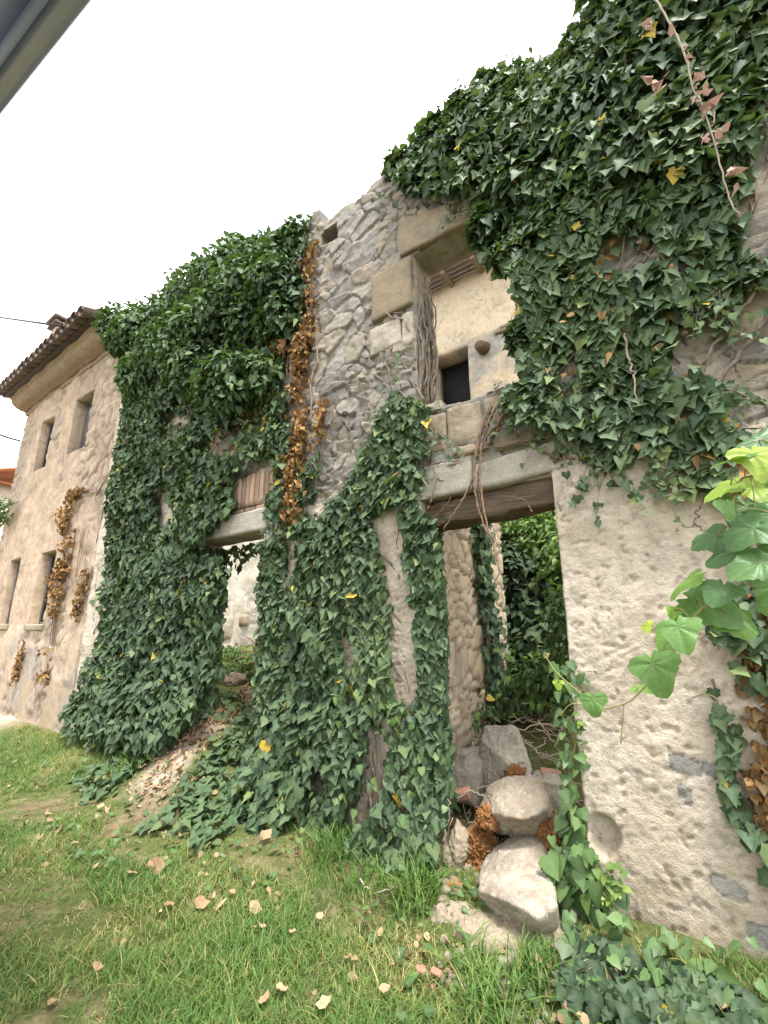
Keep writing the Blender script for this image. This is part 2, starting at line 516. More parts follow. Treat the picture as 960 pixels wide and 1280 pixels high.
M['bark'] = mat_flat('ivy_bark', (.21, .17, .135), (.30, .255, .21), .95, 25, .8, attr=True)
M['bark_dark'] = mat_flat('brown_twig_bark', (.15, .10, .07), (.24, .17, .12), .95, 25, .6, attr=True)
M['bark_pale'] = mat_flat('bleached_twig', (.42, .36, .29), (.34, .28, .22), .9, 25, .5, attr=True)
M['vine_stem'] = mat_flat('green_vine_stem', (.24, .24, .09), (.19, .16, .07), .6, 25, .2, .3, attr=True)


def mat_leaf(name, stops, rough=.42, trans=.16, spec=.4, tmul=(1.3, 1.5, .5), bump=.25, bsc=45):
    t = NT(name)
    tint = t.attr('tint')
    n = t.noise(bsc, 3, .6)
    col = t.ramp(tint, stops)
    col = t.mix(.55, col, t.ramp(n, [(.3, (.7, .72, .7)), (.5, (1, 1, 1)), (.7, (1.25, 1.22, 1.2))]), 'MULTIPLY')
    rib = t.attr('rib')
    col = t.mix(t.math('MULTIPLY', rib, .5), col, t.mix(.5, col, (.22, .28, .15)))
    tc = t.mix(1.0, col, tmul, 'MULTIPLY')
    return t.done(col, rough, t.bump(n, bump, .006), spec, trans, tc)


IVY = [(0, (.018, .040, .021)), (.3, (.042, .080, .041)), (.62, (.084, .132, .062)), (.88, (.14, .19, .072)), (.955, (.16, .20, .05)), (.965, (.50, .34, .045)), (1, (.52, .36, .05))]
M['ivy'] = mat_leaf('ivy_leaf', IVY, .55, .16, .2)
M['ivy_far'] = mat_leaf('bushy_ivy_leaf', [(0, (.028, .058, .030)), (.4, (.050, .095, .044)), (.85, (.088, .145, .060)), (.97, (.12, .16, .06)), (1, (.16, .19, .07))], .55, .18, .2)
M['heart'] = mat_leaf('heart_leaf', [(0, (.035, .08, .026)), (.5, (.066, .135, .04)), (.85, (.11, .20, .048)), (1, (.24, .31, .05))], .45, .22, .35)
M['vine'] = mat_leaf('vine_leaf', [(0, (.05, .12, .045)), (.35, (.085, .18, .065)), (.65, (.14, .27, .075)), (.85, (.22, .36, .06)), (1, (.34, .42, .06))], .42, .34, .35, (1.3, 1.35, .4), .35, 60)
M['dry'] = mat_leaf('dry_leaf', [(0, (.11, .05, .022)), (.4, (.25, .12, .045)), (.75, (.36, .19, .075)), (1, (.42, .27, .13))], .8, .15, .15, (1.1, .9, .6))
M['fallen'] = mat_leaf('fallen_leaf', [(0, (.26, .16, .095)), (.5, (.38, .25, .15)), (1, (.48, .35, .21))], .75, .1, .2, (1, .9, .6))
M['shrub'] = mat_leaf('shrub_leaf', [(0, (.02, .045, .015)), (.5, (.045, .095, .025)), (.8, (.11, .21, .04)), (1, (.22, .33, .06))], .5, .28, .3)
M['grass'] = mat_leaf('grass_blade', [(0, (.050, .110, .024)), (.4, (.092, .182, .042)), (.72, (.145, .230, .056)), (.85, (.27, .27, .09)), (1, (.44, .37, .18))], .6, .22, .25, (1.2, 1.3, .4))
# ------------------------------------------------------------------ ground
def ground_h(x, y):
    x = np.asarray(x, float); y = np.asarray(y, float)
    h = n2(x, y, .55, 3, 5) * .05
    inside = sstep(-.15, 1.5, y) * .72 + .15 * np.clip(y - 1.5, 0, 6)
    ins_l = .62 + .17 * np.clip(y, 0, 8)
    left = sstep(-2.6, -3.4, x)
    ramp = sstep(-.85, .15, y) * .62 * np.exp(-((x + 4.45) / .85) ** 2)
    skirt = sstep(-.9, -.05, y) * .16
    hin = inside * (1 - left) + ins_l * left
    a = sstep(-.05, .35, y)
    out = np.maximum(ramp, skirt)
    hh = out * (1 - a) + np.maximum(hin, 0) * a
    room = sstep(-12.5, -9, x) * (1 - sstep(2.5, 4, x)) * (1 - sstep(9, 14, y))
    near = sstep(-2.2, -.5, y) * room
    return h + hh * near


gx = np.concatenate([[-300, -150, -80, -45, -28, -18], seg((-14, -7, .12), (-7, 1.6, .045)), [2.2, 3.2, 5, 9, 16, 30, 60, 120, 300]])
gy = np.concatenate([[-300, -120, -60, -30, -15, -9, -6, -4.6], seg((-4, 1.2, .045), (1.2, 6, .12)), [7, 9, 12, 18, 30, 60, 120, 300]])
GX, GY = np.meshgrid(gx, gy, indexing='ij')
fx, fy = GX.ravel(), GY.ravel()
gz = ground_h(fx, fy) + n2(fx, fy, 4.5, 4, 8) * .018 * (np.abs(fx) < 20)
ramp_d = np.exp(-((fx + 4.62 + .12 * fy) / .30) ** 4) * sstep(-.70, -.40, fy)
leftpath = sstep(-9.0, -10.0, fx) * sstep(-.9, -.3, fy)
pathm = np.clip(ramp_d + leftpath + sstep(-8, -14, fx) * .3, 0, 1)
vi = np.arange(len(fx)).reshape(GX.shape)
GQ = np.stack([vi[:-1, :-1], vi[1:, :-1], vi[1:, 1:], vi[:-1, 1:]], -1).reshape(-1, 4)
t = NT('lawn_soil')
nn, nm, nf = t.noise(1.1, 6, .65), t.noise(7, 6, .65), t.noise(45, 5, .7)
soil = t.mix(t.sm(nm, .35, .65), (.13, .095, .055), (.23, .175, .11))
grn = t.mix(t.sm(nm, .3, .7), (.070, .095, .028), (.125, .135, .05))
gcol = t.mix(t.sm(t.math('ADD', nn, t.math('MULTIPLY', nm, .4)), .66, .86), grn, soil)
pth = t.mix(t.sm(nm, .35, .65), (.46, .38, .30), (.36, .29, .23))
gcol = t.mix(t.attr('path'), gcol, pth)
gcol = t.mix(.7, gcol, t.ramp(nf, [(.3, (.5, .5, .5)), (.5, (1, 1, 1)), (.72, (1.4, 1.35, 1.25))]), 'MULTIPLY')
M['ground'] = t.done(gcol, .95, t.bump(t.math('ADD', nf, nm), .8, .02), .1)
gr = mesh_obj('ground', np.stack([fx, fy, gz], -1), GQ, M['ground'], None, {'path': pathm}, True)
gr['kind'] = 'structure'
gr['label'] = 'sloping grassy ground with bare soil and a dirt path'

# ------------------------------------------------------------------ the ruin
ruin = thing('ruined_house', 'roofless rubble stone ruin with ivy over its front, two doorways and a square upper window', 'house', (-3.2, .25, 0))
DOOR = (-1.84, -.79, -.6, 2.60); LDOOR = (-4.93, -3.72, -.6, 2.62); WIN = (-1.86, -.86, 3.36, 5.02); NICHE = (-5.0, -4.1, 4.3, 5.25); PUT = (-3.13, -2.86, 5.84, 6.05)


def ruin_top(x):
    return np.interp(x, [-9, -7, -5, -3.7, -3.36, -3.30, -3.14, -3.10, -2.8, -2.5, -2.2, -2.06, -1.8, -1.3, -.4, .3, .8, 2.6],
                     [6.45, 6.5, 6.4, 6.28, 6.26, 6.42, 6.40, 6.16, 6.17, 6.14, 6.24, 6.2, 6.32, 6.4, 6.25, 6.5, 6.9, 7.1]) + n2(x, x * 0, 4, 3, 77) * .035


GREY_SPOTS = [(-.27, .91, .07, .045), (-.135, .905, .06, .035), (-.29, .775, .03, .045), (-.17, .40, .075, .04), (-.05, .24, .07, .05), (.22, 1.1, .1, .06), (-.02, 3.05, .1, .08), (.12, .62, .08, .05)]


def ruin_field(x, z):
    e, sid, du, dv = stones(x, z, .33, .175, .74, 3)
    e2, sid2, du2, dv2 = stones(x + 7, z, .19, .095, .8, 9)          # smaller packing stones here and there
    small = n2(x, z, 1.5, 3, 21) > .10
    e = np.where(small, e2 * 1.0, e); sid = np.where(small, sid2, sid); dv = np.where(small, dv2, dv)
    nb = n2(x, z, 1.7, 4, 31); nb2 = n2(x, z, 6, 3, 33)
    m = nb * .22 + nb2 * .06
    right = sstep(-.82, -.78, x) * sstep(.10, -.06, z - 2.64 + m * .5)
    pier = sstep(-3.9, -3.7, x) * sstep(-1.7, -1.9, x) * sstep(.12, -.12, z - 2.75 + m * 1.2) * sstep(-.42, -.22, m + .12)
    left = sstep(-4.5, -4.9, x) * sstep(-.22, .02, m + .16)
    up = sstep(-.6, -.3, x) * sstep(2.6, 2.8, z) * sstep(-.02, .1, m - .02)
    plas = np.clip(np.maximum.reduce([right, pier, left, up]), 0, 1)
    edge = sstep(.005, .085, e)
    s2 = (sid * 7.31) % 1; s3 = (sid * 13.7) % 1
    tilt = (sid - .5) * .05 * dv + (s2 - .5) * .05 * du
    fac = (1 - 2 * np.abs(fbm(np.stack([x * 5 + sid * 40, z * 6 + s2 * 40, x * 0], -1), 3, 47))) * .012      # split faces
    fine = n2(x, z, 13, 4, 35)
    fill = sstep(-.15, .25, n2(x, z, 1.3, 3, 48))                  # joints washed out here, still full there
    ds = (.010 + .024 * (1 - fill * .8)) * edge + (s3 - .45) * .026 * (.25 + .75 * edge) + tilt * edge + fac * 1.1 + fine * .010 + n2(x, z, 38, 2, 49) * .0045 - .012
    wx, wz = n2(x, z, 5, 3, 36) * .12, n2(x, z, 5, 3, 37) * .12
    # thrown lime render: short slanting ridges and pits
    sx, sz = (x + wx) * .85 + (z + wz) * .5, (z + wz) * .85 - (x + wx) * .5
    rid = 1 - np.abs(fbm(np.stack([sx * 9, sz * 20, sx * 0], -1), 3, 38)) * 2.2
    rid2 = 1 - np.abs(fbm(np.stack([sx * 24, sz * 38, sx * 0], -1), 3, 45)) * 2.2
    rgh = .55 + .75 * sstep(-.3, .35, n2(x, z, 1.9, 3, 46))
    dp = .040 + n2(x, z, 2.0, 4, 39) * .020 + n2(x, z, 8, 3, 40) * .010 + (rid * .0035 + rid2 * .0048) * rgh + n2(x, z, 46, 2, 42) * .0060 * rgh
    pits = n2(x, z, 24, 2, 44)
    dp = dp - sstep(.30, .55, pits) * .012
    d = ds * (1 - plas) + dp * plas
    mort = (1 - sstep(.015, .075, e)) * (.35 + .65 * fill)
    grey = np.zeros(len(x))
    for i, (cx, cz, rx, rz) in enumerate(GREY_SPOTS):
        q = ((np.abs(x - cx) / rx) ** 3 + (np.abs(z - cz + (x - cx) * .15) / rz) ** 3) + n2(x, z, 11, 2, 70 + i) * .55
        g = sstep(1.15, .9, q); grey = np.maximum(grey, g)
        d = d - g * .012 + sstep(.85, .5, q) * .010
    q = ((x + .705) / .095) ** 2 + ((z - .49) / .12) ** 2 + n2(x, z, 9, 3, 88) * .3       # hollow broken out of the door edge
    d = d - sstep(1.1, .3, q) * .05 * sstep(-.79, -.73, x + .02)
    return d, {'sid': sid, 'mort': mort, 'plas': plas, 'grey': grey}


xs = seg((-7.75, -5.0, .05), (-5.0, -4.93, .035), (-4.93, -4.1, .05), (-4.1, -3.72, .04), (-3.72, -3.4, .024), (-3.4, -3.13, .013), (-3.13, -2.86, .0125), (-2.86, -1.86, .0125), (-1.86, -1.84, .01), (-1.84, -.86, .0125), (-.86, -.79, .012), (-.79, .46, .0105), (.46, .8, .03), (.8, 2.6, .06))
zs = seg((-.6, -.1, .05), (-.1, 2.60, .0108), (2.60, 2.62, .01), (2.62, 3.36, .0125), (3.36, 4.3, .0125), (4.3, 5.02, .0125), (5.02, 5.25, .0125), (5.25, 5.84, .013), (5.84, 6.05, .013), (6.05, 7.2, .016))
build_wall('front_wall', xs, zs, [DOOR, LDOOR, WIN, NICHE, PUT], ruin_top, ruin_field, .30, M['front'], ruin, 7)
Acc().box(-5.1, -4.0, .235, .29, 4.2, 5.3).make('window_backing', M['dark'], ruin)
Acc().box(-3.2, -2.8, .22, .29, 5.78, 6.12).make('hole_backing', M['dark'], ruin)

a = Acc()
block(a, -1.99, -1.375, -.035, .25, 2.60, 2.885, .012, .022, 18, 1, (.02, 0))
o = a.make('stone_lintel', M['lintel'], ruin, True); o['label'] = 'left pale stone lintel block over the right doorway'
a = Acc(); block(a, -1.365, -.60, -.050, .25, 2.61, 2.83, .014, .03, 20, 2, (.05, 0.04))
o = a.make('stone_lintel', M['lintel'], ruin, True); o['label'] = 'right pale stone lintel block over the right doorway'
a = Acc(); block(a, -1.90, -.74, .03, .285, 2.40, 2.60, .036, .03, 34, 4, (.04, .01), fine=.014)
o = a.make('timber_lintel', M['timber'], ruin, True); o['label'] = 'rotten brown timber beam over the right doorway'
a = Acc(); block(a, -4.98, -3.66, -.085, .285, 2.585, 2.83, .014, .03, 26, 6)
o = a.make('stone_lintel', M['lintel'], ruin, True); o['label'] = 'thick pale stone lintel over the left doorway'
a = Acc()
for i, x in enumerate(np.arange(-4.62, -3.66, .078)):
    j = i * .37 % 1
    block(a, x, x + .064, -.055 - .012 * j, .1, 2.885 + .012 * j, 3.24 + .02 * j, .004, .008, 6, 20 + i, a=j)
for i, x in enumerate(np.arange(-4.5, -3.7, .2)):
    block(a, x, x + .185, -.05, .1, 2.835, 2.88, .004, .008, 6, 40 + i, a=(i * .61) % 1)
a.make('brick_arch', M['brick'], ruin, True)
a = Acc(); block(a, -2.0, -1.21, -.07, .285, 5.02, 5.37, .028, .03, 22, 7, (-.05, -.22), fine=.008)
b = Acc(); block(b, -1.19, -.60, -.03, .285, 5.03, 5.33, .03, .05, 16, 8, (.05, 0)); b.make('stone_lintel', M['tan_stone'], ruin, True)
o = a.make('stone_lintel', M['ochre_stone'], ruin, True); o['label'] = 'broken ochre stone lintel over the upper window'
a = Acc(); block(a, -2.335, -1.872, -.065, .22, 4.47, 4.99, .012, .02, 20, 9)
o = a.make('jamb_stone', M['ochre_stone'], ruin, True); o['label'] = 'large smooth ochre block beside the upper window'
for q in ((-2.36, -2.0, -.05, .2, 4.11, 4.40, 'boulder_grey', 'jamb_stone'), (-1.99, -1.87, -.045, .2, 4.06, 4.41, 'boulder_grey', 'jamb_stone'), (-1.84, -1.60, -.045, .27, 3.33, 3.43, 'boulder_grey', 'sill_stone'),
          (-1.86, -1.58, -.035, .2, 2.97, 3.31, 'tan_stone', 'sill_stone'), (-1.57, -1.27, -.03, .2, 2.98, 3.33, 'tan_stone', 'sill_stone'), (-1.25, -.93, -.02, .2, 3.0, 3.32, 'tan_stone', 'sill_stone'), (-1.52, -1.22, -.04, .2, 2.89, 2.965, 'tan_stone', 'sill_stone'), (-1.18, -.8, -.04, .2, 2.87, 2.965, 'tan_stone', 'sill_stone')):
    b = Acc(); block(b, *q[:6], .02, .022, 14, int(-q[0] * 50 + q[4] * 9), (.03, -.03), fine=.009); b.make(q[7], M[q[6]], ruin, True)


def simple_field(w, h, seed, plas_lo, relief=.03, grey=None):
    def f(x, z):
        e, sid, du, dv = stones(x, z, w, h, .7, seed)
        m = n2(x, z, .8, 4, seed + 1) + n2(x, z, 4, 3, seed + 2) * .3
        plas = sstep(plas_lo - .08, plas_lo + .08, m)
        ds = relief * sstep(.02, .25, e) + (sid - .5) * relief * .6 + n2(x, z, 9, 4, seed + 3) * relief * .35
        dp = relief * 1.1 + n2(x, z, 3, 4, seed + 4) * relief * .5 + n2(x, z, 16, 3, seed + 5) * .006
        return ds * (1 - plas) + dp * plas, {'sid': sid, 'mort': 1 - sstep(.05, .2, e), 'plas': plas, 'grey': np.zeros(len(x))}
    return f


# stub of an inner wall, seen through the right doorway (its face looks right)
build_wall('inner_wall', seg((.31, 1.95, .022)), seg((.2, 3.2, .024)), [], lambda y: np.interp(y, [.5, 1.1, 1.6, 2.0], [3.1, 3.1, 3.05, 2.9]) + n2(y, y * 0, 4, 3, 3) * .1,
           simple_field(.28, .095, 101, .30, .022), .45, M['inner'], ruin, 3, world=lambda V: np.stack([-1.97 - V[:, 1], V[:, 0], V[:, 2]], -1))
# pale party wall behind the left doorway
build_wall('inner_wall', seg((.53, 4.1, .05)), seg((.2, 5.2, .05)), [], lambda y: 5.0 + n2(y, y * 0, 2, 3, 4) * .1,
           simple_field(.34, .2, 121, -.10, .028), .2, M['grey_render'], ruin, 2, world=lambda V: np.stack([-8.5 - V[:, 1], V[:, 0], V[:, 2]], -1))
a = Acc(); block(a, -8.55, -8.40, 3.25, 3.52, 1.62, 1.90, .02, .1, 10, 61); a.make('wall_stone', M['tan_stone'], ruin, True)
a = Acc(); block(a, -8.55, -8.42, 2.75, 3.1, 1.35, 1.85, .04, .08, 10, 62); a.make('wall_stone', M['boulder_grey'], ruin, True)

# ------------------------------------------------------------------ cream house behind the ruin
rear = thing('rear_house', 'cream rendered house behind the ruin, seen through the upper window opening', 'house', (-3, 4.3, .6))
def rear_field(x, z):
    d, at = simple_field(.36, .2, 141, -.30, .03)(x, z)
    low = sstep(6.86, 6.80, z + n2(x, z, 2, 3, 150) * .06)
    at['grey'] = low * sstep(-.15, .25, n2(x, z, 1.6, 4, 151)) * .55
    at['plas'] = np.maximum(at['plas'], 1 - low)
    band = sstep(.10, .06, np.abs(z - 6.84)) * sstep(-2.75, -2.55, x)
    at['plas'] = at['plas'] * (1 - band)
    return d - low * .03, at
build_wall('wall', seg((-5.4, -3.95, .12), (-3.95, -3.16, .05), (-3.16, -1, .045), (-1, 3, .12)), seg((0.5, 5.55, .15), (5.55, 6.80, .045), (6.80, 8.5, .045)), [(-3.95, -3.16, 5.55, 6.79)], lambda x: 8.36 + 0 * x, rear_field, .45, M['rear'], rear, 3, world=lambda V: V + np.array([0, 4.0, 0]))
a = Acc()
for i, x in enumerate(np.arange(-2.6, -.6, .25)): block(a, x, x + .235, 3.955, 4.1, 6.80, 6.86, .004, .01, 6, 80 + i, a=(i * .41) % 1); block(a, x + .1, x + .33, 3.958, 4.1, 6.868, 6.925, .004, .01, 6, 95 + i, a=(i * .67) % 1)
a.make('brick_band', M['brick'], rear, True)
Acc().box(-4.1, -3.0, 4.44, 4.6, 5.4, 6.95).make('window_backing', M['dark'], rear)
w = Acc()
block(w, -4.05, -3.06, 3.93, 4.2, 5.44, 5.545, .012, .02, 10, 71); w.make('window_sill', M['tan_stone'], rear, True)
a = Acc(); n = 14
th = np.linspace(0, 2 * np.pi, n)
a.tube([(-2.84, 4.05, 6.63), (-2.84, 3.93, 6.61), (-2.84, 3.80, 6.57)], [.13, .115, .10], 12); a.make('broken_pipe', M['bark_dark'], rear, True)
for i, x in enumerate(np.arange(-5.3, 3, .62)):
    a = Acc(); block(a, x, x + .085, 3.52, 4.3, 8.22, 8.32, .006, .012, 6, 200 + i); a.make('rafter', M['rafter'], rear, True)
a = Acc(); a.box(-5.4, 3, 3.44, 3.50, 8.322, 8.37)
for k in range(14): a.box(-5.4, 3, 3.505 + .19 * k, 3.505 + .19 * k + .175, 8.325, 8.35, M=lambda v: np.stack([v[:, 0], v[:, 1], v[:, 2] + (v[:, 1] - 3.5) * .385], -1))
rr_ = a.make('roof', M['rafter'], rear); a = Acc()
for i, x in enumerate(np.arange(-5.4, 3, .21)):
    for kind in (0, 1):
        an = np.linspace(0, np.pi, 7)
        P0 = np.stack([x + .1 + kind * .105 + .1 * np.cos(an), np.full(7, 3.38), 8.40 + .03 * (1 - kind) + (1 - 2 * kind) * .05 * np.sin(an) + kind * .02], -1); P1 = P0 + np.array([0, 2.7, 1.04])
        a.add(np.concatenate([P0, P1]), [(k, k + 1, k + 8, k + 7) for k in range(6)], a=(i * .37) % 1)
a.make('roof_tiles', M['tile'], rr_)

# ------------------------------------------------------------------ house at the left
house = thing('old_house', 'tall ochre rendered house with peeling walls and a tiled eave, left of the ivy', 'house', (-10.9, .3, 0))
HW = [(-9.85, -9.05, 4.85, 6.03), (-11.62, -10.98, 4.87, 6.05), (-10.13, -9.48, 1.66, 2.96), (-11.85, -11.27, 1.67, 2.97)]
def house_field(x, z):
    e, sid, du, dv = stones(x, z, .34, .17, .72, 201)
    m = n2(x, z, .9, 4, 202) + n2(x, z, 5, 3, 203) * .25
    stony = np.clip(sstep(-9.45, -9.15, x + m * .55) * sstep(2.6, 3.6, z + m * .8) + sstep(-12.1, -12.5, x + m * .7) * sstep(3.6, 4.4, z) * .9 + sstep(.22, .30, m), 0, 1)
    plas = 1 - stony
    ds = .034 * sstep(.0, .16, e) + (sid - .5) * .03 + n2(x, z, 9, 3, 210) * .012 - .018
    dp = .030 - .018 * sstep(.12, .2, n2(x, z, 1.9, 4, 208)) + n2(x, z, 6, 3, 209) * .008 + n2(x, z, 1.6, 4, 204) * .016 + n2(x, z, 12, 3, 205) * .005
    base = sstep(1.75, 1.25, z + m * .2)
    return ds * stony + dp * plas + base * .04, {'sid': sid, 'mort': 1 - sstep(.05, .2, e), 'plas': plas, 'grey': base * sstep(.0, .3, n2(x, z, 2, 4, 206)) * .6}
build_wall('wall', seg((-13, -11.85, .045), (-11.85, -11.62, .04), (-11.62, -11.27, .04), (-11.27, -10.98, .04), (-10.98, -10.13, .04), (-10.13, -9.85, .04), (-9.85, -9.48, .04), (-9.48, -9.05, .04), (-9.05, -7.75, .04)),
           seg((-.4, 1.66, .045), (1.66, 1.67, .01), (1.67, 2.96, .04), (2.96, 2.97, .01), (2.97, 4.85, .04), (4.85, 4.87, .02), (4.87, 6.03, .04), (6.03, 6.05, .02), (6.05, 7.0, .045)), HW, lambda x: 6.98 + 0 * x, house_field, .45, M['house'], house, 4, wob=.02)
Acc().box(-13, -12.75, .46, 5, -.3, 6.95).box(-8.95, -8.72, .46, 5, -.3, 6.95).box(-13, -8.72, 4.8, 5, -.3, 6.95).make('side_wall', M['far_wall'], house)
for k, (x0, x1, z0, z1) in enumerate(HW):
    f = Acc(); b = .05
    yd = (.17, .10, .12, .10)[k]
    for q in ((x0 - .02, x0 + b, z0, z1), (x1 - b, x1 + .02, z0, z1), (x0 + b, x1 - b, z0 - .02, z0 + b), (x0 + b, x1 - b, z1 - b, z1 + .02), ((x0 + x1) / 2 - .03, (x0 + x1) / 2 + .03, z0 + b, z1 - b)):
        f.box(q[0], q[1], yd, yd + .05, q[2], q[3])
    fo = f.make('window', M['shutter'], house)
    Acc().box(x0 + .02, x1 - .02, yd + .015, yd + .035, z0 + .02, z1 - .02).make('pane', M['shutter'] if k == 0 else M['dark'], fo)
    if k >= 2:
        h = Acc()
        for zz in (z0 + .25, z0 + .85): h.box(x1 - .12, x1 - .005, yd - .06, yd, zz, zz + .04)
        h.tube([(x1 - .05, yd - .04, z0 + .05), (x1 - .05, yd - .04, z1 - .05)], .018, 6)
        h.make('shutter_hinge', M['iron'], fo)
    if k < 2: continue
    s = Acc(); block(s, x0 - .08, x1 + .08, -.075, .2, z0 - .10, z0 - .004, .008, .015, 10, 300 + k); s.make('window_sill', M['tan_stone'] if k >= 2 else M['house_stone'] if 'house_stone' in M else M['tan_stone'], fo, True)
a = Acc()
an = np.linspace(0, np.pi / 2, 6)
prof = [(-.03, 6.62), (-.06, 6.70)] + [(-.06 - .30 * math.sin(t), 6.70 + .20 * (1 - math.cos(t))) for t in an] + [(-.40, 6.92), (-.40, 6.97), (.2, 6.97), (.2, 6.62)]
Pn = len(prof); xx = np.linspace(-13.02, -8.1, 44)
V = np.array([[(x, y - .012 * math.sin(x * 7), z + .01 * math.sin(x * 5)) for (y, z) in prof] for x in xx]).reshape(-1, 3)
Qs = [(i * Pn + j, (i + 1) * Pn + j, (i + 1) * Pn + (j + 1) % Pn, i * Pn + (j + 1) % Pn) for i in range(43) for j in range(Pn)]
a.add(V, Qs); caps = Acc()
a.make('cornice', M['cornice'], house, True)
# tiled roof: each course of half-round tiles overlaps the one below
a = Acc(); sl = .36
nr = 12
for i, x in enumerate(np.arange(-13.25, -8.25, .265)):
    for r_ in range(nr):
        y0, y1 = -.66 + r_ * .36, -.66 + r_ * .36 + .44
        j = _h(np.array([i]), np.array([r_]), np.array([5]), 1)[0]
        for kind in (0, 1):
            an = np.linspace(0, np.pi, 7)
            xo = x + (.132 if kind else 0); s = 1 if kind == 0 else -1
            rad = .122; zo = 7.045 + (0.03 if kind == 0 else -.005) + j * .012
            rings = []
            for (yy, rr) in ((y0, rad), (y1, rad * .85)):
                rings.append(np.stack([xo + rr * np.cos(an), np.full(7, yy + .02 * (j - .5)), zo + (yy - y0) * sl + (y0 + .66) * sl + s * rr * np.sin(an) * .9 + (.0 if yy == y0 else -.015)], -1))
            inn = [q - np.array([0, 0, .016 * 1]) for q in rings]
            V = np.concatenate(rings + inn)
            Qs = [(k, k + 1, k + 8, k + 7) for k in range(6)] + [(k + 14, k + 21, k + 22, k + 15) for k in range(6)] + [(k, k + 14, k + 15, k + 1) for k in range(6)]
            a.add(V, Qs, a=.25 + .75 * j)
Mroof = lambda v: np.stack([v[:, 0], v[:, 1], v[:, 2] + (v[:, 1] + .5) * sl], -1)
a.box(-13.2, -8.25, -.50, 3.6, 6.955, 6.985, M=Mroof)
roof = a.make('roof', M['tile'], house, True)
cw = W(73, 436, .8); ct = float(W(73, 411, .8)[2]); cx = float(cw[0])
a = Acc(); block(a, cx - .24, cx + .24, .6, 1.0, 7.1, ct - .22, .02, .02, 14, 350); ch = a.make('chimney', M['house'], roof, True)
a = Acc(); block(a, cx - .34, cx + .34, .50, 1.10, ct - .218, ct - .15, .01, .02, 10, 351, a=.6)
for q in ((cx - .27, .54), (cx + .18, .54), (cx - .27, .96), (cx + .18, .96)): block(a, q[0], q[0] + .09, q[1], q[1] + .09, ct - .148, ct - .06, .006, .01, 5, 352, a=.5)
block(a, cx - .38, cx + .38, .46, 1.14, ct - .058, ct + .03, .012, .03, 10, 356, a=.9)
a.make('chimney_cap', M['tile'], roof, True)

# ------------------------------------------------------------------ house far beyond, the eave overhead
far = thing('far_house', 'pale house with an orange tiled roof, small and far away beyond the left house', 'house', (-27, 4.5, 0))
Acc().box(-31, -24, 1.2, 8, -.5, 7.6).make('wall', M['far_wall'], far)
a = Acc()
for i, x in enumerate(np.arange(-31.4, -23.6, .25)):
    an = np.linspace(0, np.pi, 6)
    P0 = np.stack([x + .12 + .115 * np.cos(an), np.full(6, .7), 7.55 + .08 * np.sin(an)], -1); P1 = P0 + np.array([0, 4, 1.5]); P2 = P0 + np.array([0, 8, 0])
    a.add(np.concatenate([P0, P1, P2]), [(k, k + 1, k + 7, k + 6) for k in range(5)] + [(k + 6, k + 7, k + 13, k + 12) for k in range(5)], a=(i * .43) % 1)
a.box(-31.4, -23.6, .72, 8.6, 7.50, 7.56)
a.make('roof', M['far_roof'], far)
for x in (-29.5, -27.2, -25.2):
    for z in (5.2, 2.2): Acc().box(x, x + .8, 1.14, 1.26, z, z + 1.4).make('window', M['glass'], far)

ang = R(5.6)
def OPP(v):      # along the street edge of the opposite eave / away from it / up
    v = np.asarray(v, float); c, s = math.cos(ang), math.sin(ang)
    x = v[:, 0]; y = v[:, 1]
    return np.stack([-2.52 + x * c - y * s, -2.735 + x * s + y * c, v[:, 2]], -1)
opp = thing('opposite_house', 'house on the near side with a boarded eave, coloured the blue grey of lens flare, jutting in overhead', 'house', (-2, -5, 0))
x0, x1 = -1.3, 1.7
Acc().box(x0 + .3, x1 - .2, -4.2, -1.05, -.3, 4.75, M=OPP).make('wall', M['far_wall'], opp)
a = Acc()
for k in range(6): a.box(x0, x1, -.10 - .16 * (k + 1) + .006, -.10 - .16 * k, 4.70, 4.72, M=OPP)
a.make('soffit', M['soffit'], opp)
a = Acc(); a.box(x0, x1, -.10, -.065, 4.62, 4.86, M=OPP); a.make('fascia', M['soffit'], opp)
a = Acc()
an = np.linspace(-np.pi, 0, 12)
cs = [(-.0625 + .06 + .06 * math.cos(t), 4.70 + .06 * math.sin(t)) for t in an]
cs2 = [(-.0025 + .052 * math.cos(t), 4.70 + .052 * math.sin(t)) for t in an[::-1]]
pr = cs + [(.062, 4.712), (.046, 4.712)] + cs2
n = len(pr); V = np.array([(x, y, z) for x in (x0, x1) for (y, z) in pr])
a.add(OPP(V), [(j, (j + 1) % n, n + (j + 1) % n, n + j) for j in range(n)])
a.make('gutter', M['gutter'], opp, True)
a = Acc()
for i, x in enumerate(np.arange(x0, x1, .22)):
    an = np.linspace(0, np.pi, 6)
    P0 = np.stack([x + .1 + .1 * np.cos(an), np.full(6, .02), 4.90 + .06 * np.sin(an)], -1); P1 = P0 + np.array([0, -4.3, 1.4])
    a.add(OPP(np.concatenate([P0, P1])), [(k, k + 1, k + 7, k + 6) for k in range(5)], a=(i * .4) % 1)
a.box(x0, x1, -4.3, -.06, 4.865, 4.89, M=lambda v: OPP(np.stack([v[:, 0], v[:, 1], v[:, 2] - (v[:, 1] + .06) * .33], -1)))
a.make('roof', M['tile'], opp)

